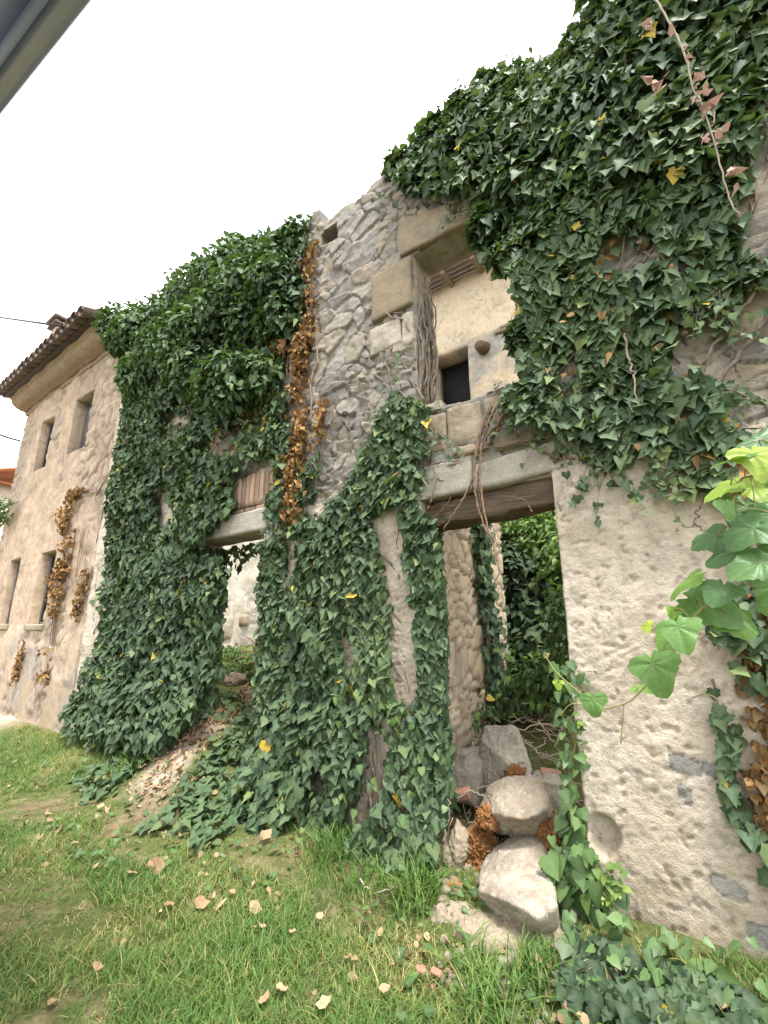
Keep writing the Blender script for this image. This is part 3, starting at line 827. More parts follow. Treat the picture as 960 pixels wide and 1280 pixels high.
# overhead cables
def cable(p, q, sag, r, label):
    t = np.linspace(0, 1, 24)[:, None]; P = np.array(p) * (1 - t) + np.array(q) * t; P[:, 2] -= sag * 4 * (t * (1 - t))[:, 0]
    o = Acc().tube(P - P[0], r, 5).make('overhead_cable', M['cable'], None, True); o.location = tuple(P[0]); tag(o, label, 'cable')
cable((-8.95, -.62, 6.98), tuple(W(-160, 370, -2.2)), .10, .024, 'thin black cable crossing the white sky to the tiled eave')
cable((-12.98, -.05, 5.95), tuple(W(-60, 505, -1.5)), .12, .022, 'lower dark cable fixed to the corner of the ochre house')
# ------------------------------------------------------------------ leaves
def tmpl_poly(pts, faces, fold=.18, droop=.22, cup=0.0):
    P = np.array(pts, float)
    z = fold * np.abs(P[:, 0]) - droop * P[:, 1] ** 2 + cup * P[:, 0] ** 2
    return np.column_stack([P, z]), faces

_half = [(.19, -.13), (.46, -.01), (.385, .20), (.51, .40), (.285, .56)]
_pts = [(0, .03), (0, .42), (0, 1.0)] + _half + [(-x, y) for x, y in _half]
IVY_T = tmpl_poly(_pts, [np.array([(0, 3, 4, 1), (1, 4, 5, 1)][:1] + [(1, 5, 6, 7), (0, 1, 9, 8), (1, 12, 11, 10)]), np.array([(1, 4, 5), (1, 7, 2), (1, 10, 9), (1, 2, 12)])])
_half = [(.24, -.14), (.48, .10), (.36, .52)]
_pts = [(0, 0), (0, .5), (0, 1.0)] + _half + [(-x, y) for x, y in _half]
IVY_PLAIN = np.array([(0, .0), (0, .42), (0, .98)] + [(.20, -.13), (.40, .0), (.44, .17), (.40, .36), (.24, .62)] + [(-.20, -.13), (-.40, .0), (-.44, .17), (-.40, .36), (-.24, .62)])
HEART_T = tmpl_poly(_pts, [np.array([(0, 3, 4, 1), (1, 4, 5, 2), (0, 1, 7, 6), (1, 2, 8, 7)])], .15, .25)
_half = [(.20, .25), (.17, .65)]
_pts = [(0, 0), (0, .5), (0, 1.0)] + _half + [(-x, y) for x, y in _half]
LANCE_T = tmpl_poly(_pts, [np.array([(0, 3, 4, 1), (0, 1, 6, 5)]), np.array([(1, 4, 2), (1, 2, 6)])], .25, .3)
DRY_T = tmpl_poly([(0, 0), (0, .5), (0, 1), (.35, .1), (.42, .55), (-.35, .1), (-.4, .5)], [np.array([(0, 3, 4, 1), (0, 1, 6, 5)]), np.array([(1, 4, 2), (1, 2, 6)])], .7, .5)


def leaf_mesh(name, parent, tm, pos, nrm, tip, size, tint, mat, curl=.85, loc=None, wid=1.0):
    T, F = tm
    n = unit(nrm); t = unit(tip - (tip * n).sum(1, keepdims=True) * n); s = np.cross(t, n)
    N, k = len(pos), len(T)
    cz = T[None, :, 2] * (1 + curl * rng.normal(0, 1, (N, 1)))
    T2 = np.broadcast_to(T[None, :, :2], (N, k, 2))
    if tm is IVY_T:                                   # from deeply lobed to nearly plain leaves
        b_ = (rng.beta(1.0, 1.9, N))[:, None, None]; T2 = T2 * (1 - b_) + IVY_PLAIN[None] * b_
        T2 = T2 + rng.normal(0, .022, T2.shape)
    aw = T2[:, :, 0] * (1 + .14 * rng.normal(0, 1, (N, 1))) * wid + .12 * rng.normal(0, 1, (N, 1)) * T2[:, :, 1] ** 2
    V = pos[:, None] + np.asarray(size).reshape(-1, 1, 1) * (aw[..., None] * s[:, None] + T2[:, :, 1, None] * t[:, None] + cz[..., None] * n[:, None])
    Fs = [(f[None] + (np.arange(N) * k)[:, None, None]).reshape(-1, f.shape[1]) for f in F]
    rib = np.tile((np.abs(T[:, 0]) < 1e-6).astype(float), N)
    return mesh_obj(name, V.reshape(-1, 3), Fs, mat, parent, {'tint': np.repeat(np.clip(tint, 0, 1), k), 'rib': rib}, False, loc)


class Leaves:
    """leaves of one plant, gathered before meshing"""
    def __init__(s): s.a = []
    def add(s, pos, nrm, tip, size, tint): s.a.append((pos, nrm, tip, np.asarray(size), np.asarray(tint))); return s
    def make(s, name, parent, tm, mat, **k):
        c = [np.concatenate([x[i] for x in s.a]) for i in range(5)]
        return leaf_mesh(name, parent, tm, *c, mat, **k)


def leaf_tints(n, pos, lo=.1, hi=.75, yellow=.006):
    b = fbm(pos * 1.7, 3, 61) * .28 + fbm(pos * 6, 2, 63) * .15
    t = np.clip(lo + (hi - lo) * rng.beta(1.5, 1.7, n) + b, .0, .93)
    young = rng.random(n) < .035; t[young] = rng.uniform(.85, .94, young.sum())
    y = rng.random(n) < yellow; t[y] = rng.uniform(.97, 1, y.sum())
    return t


def ivy_on_wall(poly, holes=(), dens=800, size=(.075, .13), thick=(.05, .22), flare=0.0, gap=-.42, sparse=(), lo=.1, hi=.75, up=.35, seed=0, Y=-.1, yellow=.006, xz=None, ylim=None):
    """leaves standing off the front wall inside a region (region corners unprojected on the wall)"""
    P = XZ(poly, Y) if xz is None else np.array(xz, float)
    mn, mx = P.min(0), P.max(0)
    n = int((mx - mn).prod() * dens)
    x = rng.uniform(mn[0], mx[0], n); z = rng.uniform(mn[1], mx[1], n)
    jx = x + n2(x, z, 3.5, 3, 71) * .10; jz = z + n2(x, z, 3.5, 3, 72) * .10
    k = inpoly(jx, jz, P)
    for h in holes: k &= ~inpoly(jx, jz, XZ(h, Y))
    g = n2(x, z, 1.6, 4, 73 + seed)
    pr = sstep(gap - .12, gap + .12, g)
    for h, f in sparse:
        ins = inpoly(jx, jz, XZ(h, Y)); g2 = n2(x, z, 3.0, 3, 90 + seed)
        pr = np.where(ins, pr * sstep(f - .15, f + .15, g2), pr)
    k &= rng.random(n) < pr
    x, z = x[k], z[k]; n = len(x)
    def th(x, z):
        a = n2(x, z, 1.1, 3, 74 + seed) * .6 + n2(x, z, 3.6, 3, 75 + seed) * .5
        b = thick[0] + (thick[1] - thick[0]) * np.clip(.5 + a, 0, 1.2)
        return b + flare * np.clip(1 - z / 1.3, 0, 1) ** 1.6
    t = th(x, z); e = .03
    gxx = (th(x + e, z) - t) / e; gzz = (th(x, z + e) - t) / e
    dep = 1 - rng.random(n) ** 2.2 * .75
    pos = np.stack([x, -t * dep - .03, z], -1)
    nrm = unit(np.stack([-gxx, -np.ones(n), -gzz], -1)) + np.array([0, 0, up]) + rng.normal(0, .42, (n, 3))
    tip = np.stack([rng.normal(0, .45, n) + n2(x, z, 2, 2, 76) * .7, rng.normal(-.25, .2, n), -np.ones(n)], -1)
    sz = size[0] * .62 + (size[1] * 1.06 - size[0] * .62) * rng.beta(1.6, 1.5, n)
    return pos, nrm, tip, sz, leaf_tints(n, pos, lo, hi, yellow)


def ivy_on_reveal(xp, sgn, y0, y1, z0, z1, dens=900, thick=.10, size=(.07, .12), gap=-.6):
    """leaves on the side face of an opening (plane x = xp, facing sgn)"""
    n = int((y1 - y0) * (z1 - z0) * dens)
    y = rng.uniform(y0, y1, n); z = rng.uniform(z0, z1, n)
    k = n2(y, z, 3, 3, 81) > gap; y, z = y[k], z[k]; n = len(y)
    pos = np.stack([xp + sgn * thick * rng.random(n) ** .5 * (.6 + .6 * n2(y, z, 2, 2, 82)), y, z], -1)
    nrm = np.stack([np.full(n, sgn * 1.), np.full(n, -.5), np.full(n, .35)], -1) + rng.normal(0, .35, (n, 3))
    tip = np.stack([rng.normal(0, .4, n), rng.normal(0, .5, n), -np.ones(n)], -1)
    return pos, nrm, tip, rng.uniform(*size, n), leaf_tints(n, pos, 0, .5)


def lump(c, r, n, size=(.07, .11), lo=.1, hi=.8, squash=(1, 1, 1), shell=.45, tipout=.6, yellow=.002):
    """a bushy clump of leaves round a centre"""
    d = unit(rng.normal(0, 1, (n, 3))); d[:, 1] = np.where(d[:, 1] > .5, -d[:, 1], d[:, 1])
    rr = 1 - shell * rng.random(n) ** 1.6
    wob = 1 + .45 * fbm(d * 1.9 + np.array(c), 3, 84) + .25 * fbm(d * 5 + np.array(c), 2, 85)
    pos = np.array(c) + d * (r * rr * wob)[:, None] * np.array(squash)
    nrm = d * .7 + np.array([0, -.15, .75]) + rng.normal(0, .45, (n, 3))
    tip = d * tipout + np.array([0, -.1, -.8]) + rng.normal(0, .5, (n, 3))
    return pos, nrm, tip, rng.uniform(*size, n), leaf_tints(n, pos, lo, hi, yellow)


OPEN = (DOOR, LDOOR, WIN, (-4.5, -3.7, 2.55, 3.25))
def wall_stem(acc, p, q, r=.008, y=-.03, n=12, amp=.018, a=None, taper=.6):
    (x0, z0), (x1, z1) = p, q
    L = math.hypot(x1 - x0, z1 - z0)
    P = wiggle((x0, y, z0), (x1, y, z1), n, amp * max(L, .3)); P[:, 1] = y - np.abs(P[:, 1] - y) * .6
    for (o0, o1, o2, o3) in OPEN:                      # no stem hangs in mid air across an opening
        if ((P[:, 0] > o0 - .03) & (P[:, 0] < o1 + .03) & (P[:, 2] > o2) & (P[:, 2] < o3)).any(): return P
    acc.tube(P, np.linspace(r, r * taper, n), 5, rng.random() if a is None else a)
    return P


def creeping_stems(acc, xr, zr, n, r=(.004, .011), lean=.5, up=1):
    for i in range(n):
        x = rng.uniform(*xr); z = rng.uniform(zr[0], zr[1]); L = rng.uniform(.35, 1.1)
        dx = rng.normal(0, lean) * L
        P = wall_stem(acc, (x, z), (x + dx, z + up * L), rng.uniform(*r), -.035, 12)
        if rng.random() < .7:
            b = P[rng.integers(3, 10)]; wall_stem(acc, (b[0], b[2]), (b[0] + rng.normal(0, .3), b[2] + rng.uniform(.15, .5)), rng.uniform(*r) * .6, -.035, 8)


def base(px, py, z=0.0):
    g = G(px, py, z); return (float(g[0]), float(g[1]), z)


def runners(L, acc, poly, n, off=.06, down=.5, ln=(.12, .45), Y=-.1, size=(.04, .08)):
    """loose trailing shoots round the edge of a patch of ivy"""
    P = XZ(poly, Y); c = P.mean(0); m = len(P)
    for _ in range(n):
        i = rng.integers(0, m); f = rng.random(); a, b = P[i], P[(i + 1) % m]; q = a + (b - a) * f
        e = b - a; nrm = np.array([e[1], -e[0]]); nrm = nrm / (np.linalg.norm(nrm) + 1e-6)
        if nrm @ (q - c) < 0: nrm = -nrm
        l = rng.uniform(*ln); dr = nrm + np.array([rng.normal(0, .5), rng.normal(0, .4) - down]); dr /= np.linalg.norm(dr)
        t = np.linspace(-.5, 1, 14); bend = rng.normal(0, .25)
        x = q[0] + dr[0] * t * l + bend * l * t ** 2 * dr[1]; z = q[1] + dr[1] * t * l - abs(bend) * l * t ** 2 * .6
        y = -off - .02 * np.cumsum(rng.random(14)) * .5
        if any(((x > o0 - .02) & (x < o1 + .02) & (z > o2) & (z < o3)).any() for (o0, o1, o2, o3) in OPEN) or z.min() < .1: continue
        S = np.stack([x, y, z], -1); acc.tube(S, np.linspace(.004, .0015, 14), 4, .5)
        k = int(l * 1.5 / .028); u = np.sort(rng.random(k)); j = (u * 12.99).astype(int); p = S[j] + (S[j + 1] - S[j]) * (u * 12.99 - j)[:, None]
        p = p + rng.normal(0, .022, (k, 3)) * [1, .6, 1]
        L.add(p, np.array([0, -1, .5]) + rng.normal(0, .45, (k, 3)), np.stack([rng.normal(0, .6, k), rng.normal(-.2, .3, k), -np.ones(k)], -1), rng.uniform(*size, k) * (1.15 - .5 * u), leaf_tints(k, p, .2, .9))


# ------------------------------------------------------------------ ivy on the left part of the ruin
ivy1 = thing('ivy', 'broad ivy curtain left of the left doorway, hanging from eave height down to the grass', 'ivy', (-6.6, -.2, 0), group='ivy on the ruin')
L = Leaves()
left_poly = [(143, 425), (158, 400), (200, 400), (260, 440), (330, 430), (345, 520), (318, 560), (300, 590), (285, 640), (250, 668), (246, 690), (254, 760), (250, 880), (226, 915), (190, 945), (140, 935), (84, 896), (108, 840), (122, 780), (128, 700), (138, 600), (148, 500)]
L.add(*ivy_on_wall(left_poly, [[(285, 590), (345, 580), (345, 680), (245, 690), (262, 655), (284, 640)]], dens=1050, size=(.065, .11), thick=(.06, .28), flare=.24, gap=-.5, seed=1, Y=-.2,
                   sparse=[([(185, 560), (250, 530), (335, 500), (345, 570), (300, 600), (280, 650), (235, 690), (190, 670)], -.10), ([(195, 445), (240, 520), (235, 590), (200, 590)], -.02)]))
L.add(*ivy_on_wall([(160, 690), (258, 690), (256, 840), (228, 905), (190, 945), (112, 912), (122, 820)], dens=1000, size=(.068, .112), thick=(.12, .30), flare=.22, gap=-.6, seed=4, Y=-.36, lo=.05, hi=.6))
L.add(*ivy_on_reveal(-4.93, 1, -.16, .34, .5, 2.55, 1000, .05))
a = Acc(); runners(L, a, left_poly[:14] + [(190, 700)], 60, .08); runners(L, a, [(185, 560), (250, 530), (335, 500), (345, 570), (300, 600), (280, 650), (235, 690), (190, 670)], 50, .05, .3)
L.make('leaves', ivy1, IVY_T, M['ivy'])
creeping_stems(a, (-8.2, -5.0), (.4, 5), 46)
a.make('stems', M['bark'], ivy1, True)
pp = ivy_on_wall([(185, 540), (250, 520), (335, 500), (300, 600), (280, 650), (235, 700), (190, 690)], dens=110, size=(.045, .08), thick=(.02, .14), gap=.06, seed=6)
leaf_mesh('dry_leaves', ivy1, DRY_T, *pp[:4], rng.random(len(pp[0])), M['dry'])

bush = thing('ivy', 'bushy flowering ivy crown swelling over the wall top beside the tiled eave', 'ivy', (-6, -.1, 5.4), group='ivy on the ruin')
L = Leaves()
for (px, py, r, Y) in [(146, 406, .32, -.3), (150, 425, .25, -.3), (172, 416, .44, -.15), (188, 412, .48, .1), (215, 404, .5, .15), (247, 374, .52, .1), (283, 352, .5, .15), (318, 344, .44, .12), (350, 334, .40, .08), (372, 306, .28, .05), (235, 432, .5, -.25), (268, 405, .46, -.2), (205, 440, .45, -.22),
                        (300, 372, .45, -.12), (345, 362, .38, -.1), (335, 320, .3, .2), (300, 325, .34, .2), (245, 460, .38, -.28), (285, 480, .38, -.32), (180, 470, .4, -.18), (255, 345, .26, .2), (222, 376, .26, .2), (310, 405, .32, -.1), (355, 400, .30, -.06), (330, 470, .28, -.12)]:
    c = W(px, py, Y); L.add(*lump(c, r * 1.0, int(1500 * r), (.075, .125), .2, .9, (1, .8, .95)))
a = Acc(); L2 = Leaves()
for (px, py) in [(205, 378), (222, 348), (228, 356), (252, 322), (262, 326), (290, 297), (297, 293), (302, 300), (340, 291), (347, 294), (360, 288), (196, 388), (312, 304), (240, 340), (275, 318), (325, 305)]:
    p = W(px, py + 30, .2); q = W(px + rng.normal(0, 2), py - rng.uniform(-2, 6), .2)
    P = wiggle(p, q, 8, .02); a.tube(P, np.linspace(.012, .004, 8), 5, .4)
    for k in range(26):
        b = P[rng.integers(2, 8)] + rng.normal(0, .05, 3); L2.add(b[None], rng.normal(0, 1, (1, 3)) + [0, 0, .6], rng.normal(0, 1, (1, 3)), [rng.uniform(.05, .1)], [rng.uniform(.2, .9)])
a.make('stems', M['bark_dark'], bush, True)
L.a += L2.a
L.make('leaves', bush, LANCE_T, M['ivy_far'], wid=1.45)

ivy2 = thing('ivy', 'narrow ivy climbing between the dried orange creeper and the left stone lintel', 'ivy', (-3.7, -.1, 2.4), group='ivy on the ruin')
L = Leaves()
L.add(*ivy_on_wall([(318, 440), (352, 345), (388, 290), (388, 330), (380, 400), (352, 430), (350, 480), (362, 540), (362, 600), (352, 650), (346, 690), (342, 620), (330, 585), (335, 520)], dens=850, size=(.075, .12), thick=(.03, .2), gap=-.3, seed=2, yellow=.02))
L.add(*ivy_on_wall([(372, 585), (398, 560), (392, 610), (375, 660)], dens=700, size=(.06, .1), thick=(.02, .1), gap=-.3, seed=8))
L.make('leaves', ivy2, IVY_T, M['ivy'])
a = Acc(); creeping_stems(a, (-4.2, -3.3), (2.6, 5.2), 18)
for pts in ([(388, 330), (380, 400), (352, 470), (362, 600)], [(362, 410), (358, 480), (350, 560)], [(388, 530), (390, 470), (398, 450), (392, 400)]):
    w = W(np.array(pts)[:, 0], np.array(pts)[:, 1], -.03); a.tube(spline(w, 20) + rng.normal(0, .008, (20, 3)), np.linspace(.012, .007, 20), 5, .7)
a.make('stems', M['bark'], ivy2, True)


def dry_strip(name, label, lines, wpx, n, loc, group=None, Y=-.05, size=(.032, .075), cat='dead creeper'):
    th_ = thing(name, label, cat, loc, group=group)
    a = Acc(); pos = []
    for ln, wd, cnt in zip(lines, wpx, n):
        P = spline(W(np.array(ln)[:, 0], np.array(ln)[:, 1], Y), 30)
        a.tube(P + rng.normal(0, .006, P.shape), np.linspace(.011, .006, 30), 5, .5)
        i = rng.uniform(0, 28.9, cnt); k = i.astype(int); f = (i - k)[:, None]
        k_ok = vnoise(np.stack([i * .55, i * 0 + 3, i * 0 + cnt * .1], -1), 7) > .30 * rng.random(cnt) + .18
        i, k, f = i[k_ok], k[k_ok], f[k_ok]; cnt = len(i)
        q = P[k] * (1 - f) + P[k + 1] * f
        ww = wd * (.45 + .75 * vnoise(np.stack([i * .35, i * 0, i * 0 + cnt], -1), 5))
        q = q + np.stack([rng.normal(0, 1, cnt) * ww * .5, -rng.random(cnt) * .09, rng.normal(0, .03, cnt)], -1)
        pos.append(q)
    for ln in lines:
        for _ in range(5):
            Q_ = spline(W(np.array(ln)[:, 0] + rng.normal(0, 5), np.array(ln)[:, 1], Y), 26); a.tube(Q_ + np.cumsum(rng.normal(0, .006, Q_.shape), 0) * [1, 0, 1], .005, 4, rng.random())
    a.make('stems', M['bark_dark'], th_, True)
    pos = np.concatenate(pos); n_ = len(pos)
    leaf_mesh('dry_leaves', th_, DRY_T, pos, np.array([0, -1, .3]) + rng.normal(0, .6, (n_, 3)), np.array([0, -.1, -1]) + rng.normal(0, .4, (n_, 3)), rng.uniform(*size, n_), np.clip(rng.beta(2, 2, n_) + fbm(pos * 3, 2, 9) * .3, 0, 1), M['dry'])
    return th_

dry_strip('dead_creeper', 'withered orange brown creeper trailing down the grey rubble beside the ivy', [[(390, 306), (389, 355), (386, 416), (372, 440), (345, 430)], [(386, 416), (376, 470), (379, 541), (367, 588), (373, 650)], [(404, 500), (404, 525), (400, 555)], [(360, 560), (372, 600), (366, 655)]],
          (.16, .17, .1, .14), (420, 620, 110, 200), (-3.2, -.05, 3.0))
dry_strip('dead_creeper', 'withered brown creeper running down the ochre wall past its lower windows', [[(97, 614), (84, 640), (82, 690), (76, 720), (66, 790), (60, 850)], [(95, 660), (85, 720)], [(110, 715), (98, 770)], [(96, 614), (112, 612)], [(34, 800), (22, 850)]],
          (.30, .12, .14, .05, .16), (900, 110, 120, 30, 120), (-9.6, -.05, .8), size=(.04, .085))

# ------------------------------------------------------------------ ivy on the middle pier
ivy3 = thing('ivy', 'thick ivy cloaking the pier between the two doorways down to the grass', 'ivy', (-2.7, -.2, 0), group='ivy on the ruin')
L = Leaves()
pier = [(487, 500), (505, 490), (531, 505), (528, 560), (520, 625), (537, 660), (547, 700), (553, 860), (564, 990), (562, 1060), (540, 1100), (470, 1092), (420, 1072), (350, 1062), (310, 1035), (285, 1000), (300, 970), (322, 935), (330, 880), (332, 800), (332, 760), (336, 690), (346, 670), (372, 655), (400, 640), (440, 590), (462, 545)]
bare = [[(462, 642), (496, 628), (504, 700), (516, 790), (528, 865), (514, 892), (494, 868), (480, 770)], [(417, 786), (438, 782), (448, 815), (433, 842)], [(390, 958), (418, 945), (418, 988), (406, 1006), (388, 1002)], [(456, 906), (484, 884), (482, 990), (468, 1035), (450, 1072), (430, 1040), (448, 980)], [(350, 668), (374, 662), (366, 725), (352, 740)]]
L.add(*ivy_on_wall(pier, bare, dens=1250, size=(.058, .10), thick=(.03, .13), flare=.22, gap=-.55, seed=10, Y=-.12, lo=.08, hi=.78))
L.add(*ivy_on_wall([(345, 760), (400, 800), (390, 940), (350, 1050), (310, 1030), (285, 1000), (320, 935), (335, 880)], bare, dens=700, size=(.075, .12), thick=(.08, .2), flare=.26, gap=-.6, seed=11, Y=-.33))
L.add(*ivy_on_wall([(329, 680), (352, 670), (350, 800), (345, 900), (316, 940), (323, 860), (327, 770)], dens=1300, size=(.06, .10), thick=(.04, .12), gap=-.6, seed=14, Y=-.05))
L.add(*ivy_on_reveal(-1.84, 1, -.10, .26, .25, 2.42, 1000, .05, (.055, .095)))
L.add(*ivy_on_reveal(-1.84, 1, .1, .34, .25, 2.0, 500, .03, (.05, .08), -.1))
L.add(*ivy_on_wall([(518, 640), (545, 680), (550, 860), (558, 1000), (552, 1075), (528, 1095), (532, 870), (515, 720)], dens=800, size=(.055, .095), thick=(.03, .10), flare=.1, gap=-.6, seed=12, Y=-.08, lo=0, hi=.6))
a3 = Acc(); runners(L, a3, pier, 70, .07)
for b_ in bare: runners(L, a3, b_, 9, .05, .9, (.08, .22))
L.make('leaves', ivy3, IVY_T, M['ivy'])
pp = ivy_on_wall([(400, 830), (520, 880), (560, 1000), (550, 1090), (420, 1070), (340, 1040), (360, 900)], dens=70, size=(.035, .065), thick=(.12, .17), flare=.20, gap=-.1, seed=13, Y=-.2)
leaf_mesh('young_leaves', ivy3, HEART_T, *pp[:4], rng.uniform(.5, 1, len(pp[0])), M['heart'])
a = a3; creeping_stems(a, (-3.6, -1.9), (.1, 3.2), 46)
for i in range(8): wall_stem(a, (-2.35 + .05 * i, .05), (-2.35 + .05 * i + rng.normal(0, .08), .6 + .5 * rng.random()), rng.uniform(.006, .014), -.06, 16)
a.make('stems', M['bark'], ivy3, True)
# dead grey ivy trunks bound to the window reveal
a = Acc()
for i in range(22):
    y = rng.uniform(.02, .26); x = -1.858 + rng.random() * .018
    P = wiggle((x, y, 3.45 + rng.random() * .2), (x - .0, min(y + abs(rng.normal(0, .03)), .27), 4.5 + rng.random() * .5), 18, .012); a.tube(P, rng.uniform(.005, .013) * np.linspace(1, .8, 18), 5, rng.random())
for p in ([(480, 455), (515, 505)], [(470, 470), (500, 500)], [(495, 440), (530, 500)], [(468, 380), (505, 400)], [(455, 385), (500, 392)], [(505, 400), (520, 450)]):
    w = W(np.array(p)[:, 0], np.array(p)[:, 1], -.04); a.tube(wiggle(w[0], w[1], 10, .012), .009, 5, .4)
tk = thing('dead_ivy_trunks', 'bundle of bare grey ivy trunks clinging to the left side of the upper window', 'dead ivy', (-1.85, .2, 3.4))
a.make('stems', M['bark'], tk, True)

# ------------------------------------------------------------------ ivy over the upper right wall
ivy4 = thing('ivy', 'great mass of glossy ivy hanging over the wall top and round the upper window', 'ivy', (0, -.1, 2.8), group='ivy on the ruin')
L = Leaves()
big = [(490, 208), (515, 185), (540, 160), (565, 128), (600, 100), (650, 86), (700, 88), (722, 60), (760, 2), (800, -70), (880, -160), (1000, -260), (1100, -200), (1080, 300), (1000, 345), (950, 355), (915, 345), (880, 350), (862, 420), (880, 470), (905, 500), (925, 560), (905, 600), (872, 612), (850, 575), (800, 560), (768, 572), (745, 545), (730, 558), (700, 548), (662, 530), (628, 505), (640, 488), (660, 470), (662, 440), (655, 400), (640, 375), (640, 335), (610, 318), (585, 300), (598, 262), (575, 238), (540, 238), (505, 232)]
hole = [[(692, 445), (720, 440), (742, 470), (738, 490), (700, 480)], [(1010, 60), (955, 80), (940, 190), (925, 300), (960, 330), (1030, 300)]]
L.add(*ivy_on_wall(big, hole, dens=1450, size=(.062, .108), thick=(.03, .19), gap=-.50, seed=20, Y=-.1, up=.38, lo=.12, hi=.78, sparse=[([(640, 230), (760, 260), (860, 330), (850, 420), (760, 330), (640, 300)], -.2), ([(840, 330), (900, 330), (905, 400), (860, 480), (830, 480)], .12), ([(690, 420), (760, 430), (760, 500), (690, 500)], .05), ([(850, 500), (930, 520), (930, 610), (850, 610)], .0)]))
L.add(*ivy_on_wall([(490, 208), (540, 160), (600, 100), (700, 88), (760, 2), (880, -160), (1000, -260), (1080, 60), (900, 200), (760, 230), (600, 240), (505, 235)], [hole[1]], dens=700, size=(.065, .11), thick=(.08, .26), gap=-.45, seed=21, Y=-.22, up=.5))
for (px, py, r, Y) in [(505, 212, .18, .05), (545, 180, .22, .08), (580, 154, .22, .1), (612, 128, .22, .1), (650, 120, .2, .1), (690, 120, .2, .1), (716, 98, .22, .1), (745, 62, .25, .1), (780, 10, .3, .1), (820, -50, .3, .1), (870, -120, .3, .1), (610, 280, .16, -.1), (635, 320, .14, -.06), (655, 420, .12, 0)]:
    L.add(*lump(W(px, py, Y), r, int(1300 * r), (.07, .115), .15, .8, (1, .8, .9)))
L.add(*ivy_on_reveal(-.86, -1, -.05, .33, 3.45, 4.95, 500, .16))
a4 = Acc(); runners(L, a4, big, 130, .05, .6, (.12, .4)); runners(L, a4, hole[0], 12, .04, .5, (.08, .2)); runners(L, a4, [(490, 208), (540, 160), (600, 100), (650, 86), (700, 88), (722, 60), (760, 2), (800, -70), (700, 200), (600, 220)], 60, -.05, -.5, (.10, .28))
L.make('leaves', ivy4, IVY_T, M['ivy'])
pp = ivy_on_wall([(640, 230), (760, 260), (860, 330), (900, 600), (760, 560), (640, 480)], dens=60, size=(.045, .075), thick=(.03, .18), gap=.0, seed=22)
q2 = ivy_on_wall([(860, 540), (935, 520), (945, 640), (905, 640)], dens=500, size=(.05, .09), thick=(.02, .1), gap=-.2, seed=23)
pp = [np.concatenate([u, v]) for u, v in zip(pp, q2)]
leaf_mesh('dry_leaves', ivy4, DRY_T, *pp[:4], rng.random(len(pp[0])) * .75, M['dry'])
a = a4; creeping_stems(a, (-.9, .5), (2.9, 5.6), 46, (.004, .010), .5)
def px_stem(acc, pts, r, Y=-.06, n=22, a=.5, jit=.006):
    w = W(np.array(pts, float)[:, 0], np.array(pts, float)[:, 1], Y)
    P = spline(w, n) + rng.normal(0, jit, (n, 3)); acc.tube(P, np.linspace(r, r * .6, n), 6, a); return P
px_stem(a, [(856, 420), (858, 385), (850, 355), (845, 335)], .022, a=.8); px_stem(a, [(858, 380), (880, 368), (896, 345)], .012, a=.8); px_stem(a, [(842, 420), (841, 390), (845, 350)], .010, a=.8)
px_stem(a, [(985, 250), (950, 355), (915, 400), (880, 455)], .016, -.07, a=.5); px_stem(a, [(985, 345), (955, 400), (920, 450), (890, 485), (875, 478)], .016, -.07, a=.3); px_stem(a, [(915, 420), (918, 455), (925, 470)], .007)
px_stem(a, [(815, 280), (822, 300), (832, 318)], .012, a=.9); px_stem(a, [(700, 265), (714, 285), (718, 310)], .009, a=.6)
px_stem(a, [(780, 415), (785, 450), (793, 475), (797, 515)], .008, -.12, a=1.0)
px_stem(a, [(940, 90), (960, 140), (935, 180), (945, 240), (930, 300)], .010, -.06, a=.8); px_stem(a, [(965, 60), (955, 120), (970, 200)], .008, a=.7)
a.make('stems', M['bark'], ivy4, True)

# dead stems hanging over the right doorway
dv = thing('dead_vine', 'dead leafless vine stems trailing from the window sill over the timber lintel', 'dead vine', (-1.4, -.1, 2.6))
a = Acc()
for pts, r in [([(612, 505), (600, 540), (592, 580), (594, 610), (600, 640), (606, 660), (618, 675)], .010), ([(622, 505), (604, 550), (600, 600), (606, 640), (618, 690), (625, 715)], .009), ([(616, 508), (596, 560), (590, 600), (575, 630), (553, 662)], .008), ([(640, 520), (610, 545), (598, 590), (602, 640)], .008), ([(630, 515), (615, 545), (600, 575)], .012),
                ([(650, 545), (630, 535), (615, 545)], .007), ([(720, 572), (690, 570), (655, 555), (620, 560)], .009), ([(690, 545), (650, 552), (605, 560)], .006), ([(665, 640), (655, 625), (630, 620)], .006), ([(535, 655), (550, 640), (565, 622)], .006), ([(540, 580), (545, 600), (537, 630), (527, 652)], .006), ([(572, 640), (550, 655), (538, 655)], .005), ([(700, 570), (694, 575), (695, 578)], .014), ([(523, 585), (545, 580), (575, 575)], .005)]:
    px_stem(a, pts, r, -.09 if pts[0][1] < 560 else -.06, 26, rng.random(), .004)
a.make('stems', M['bark_dark'], dv, True)

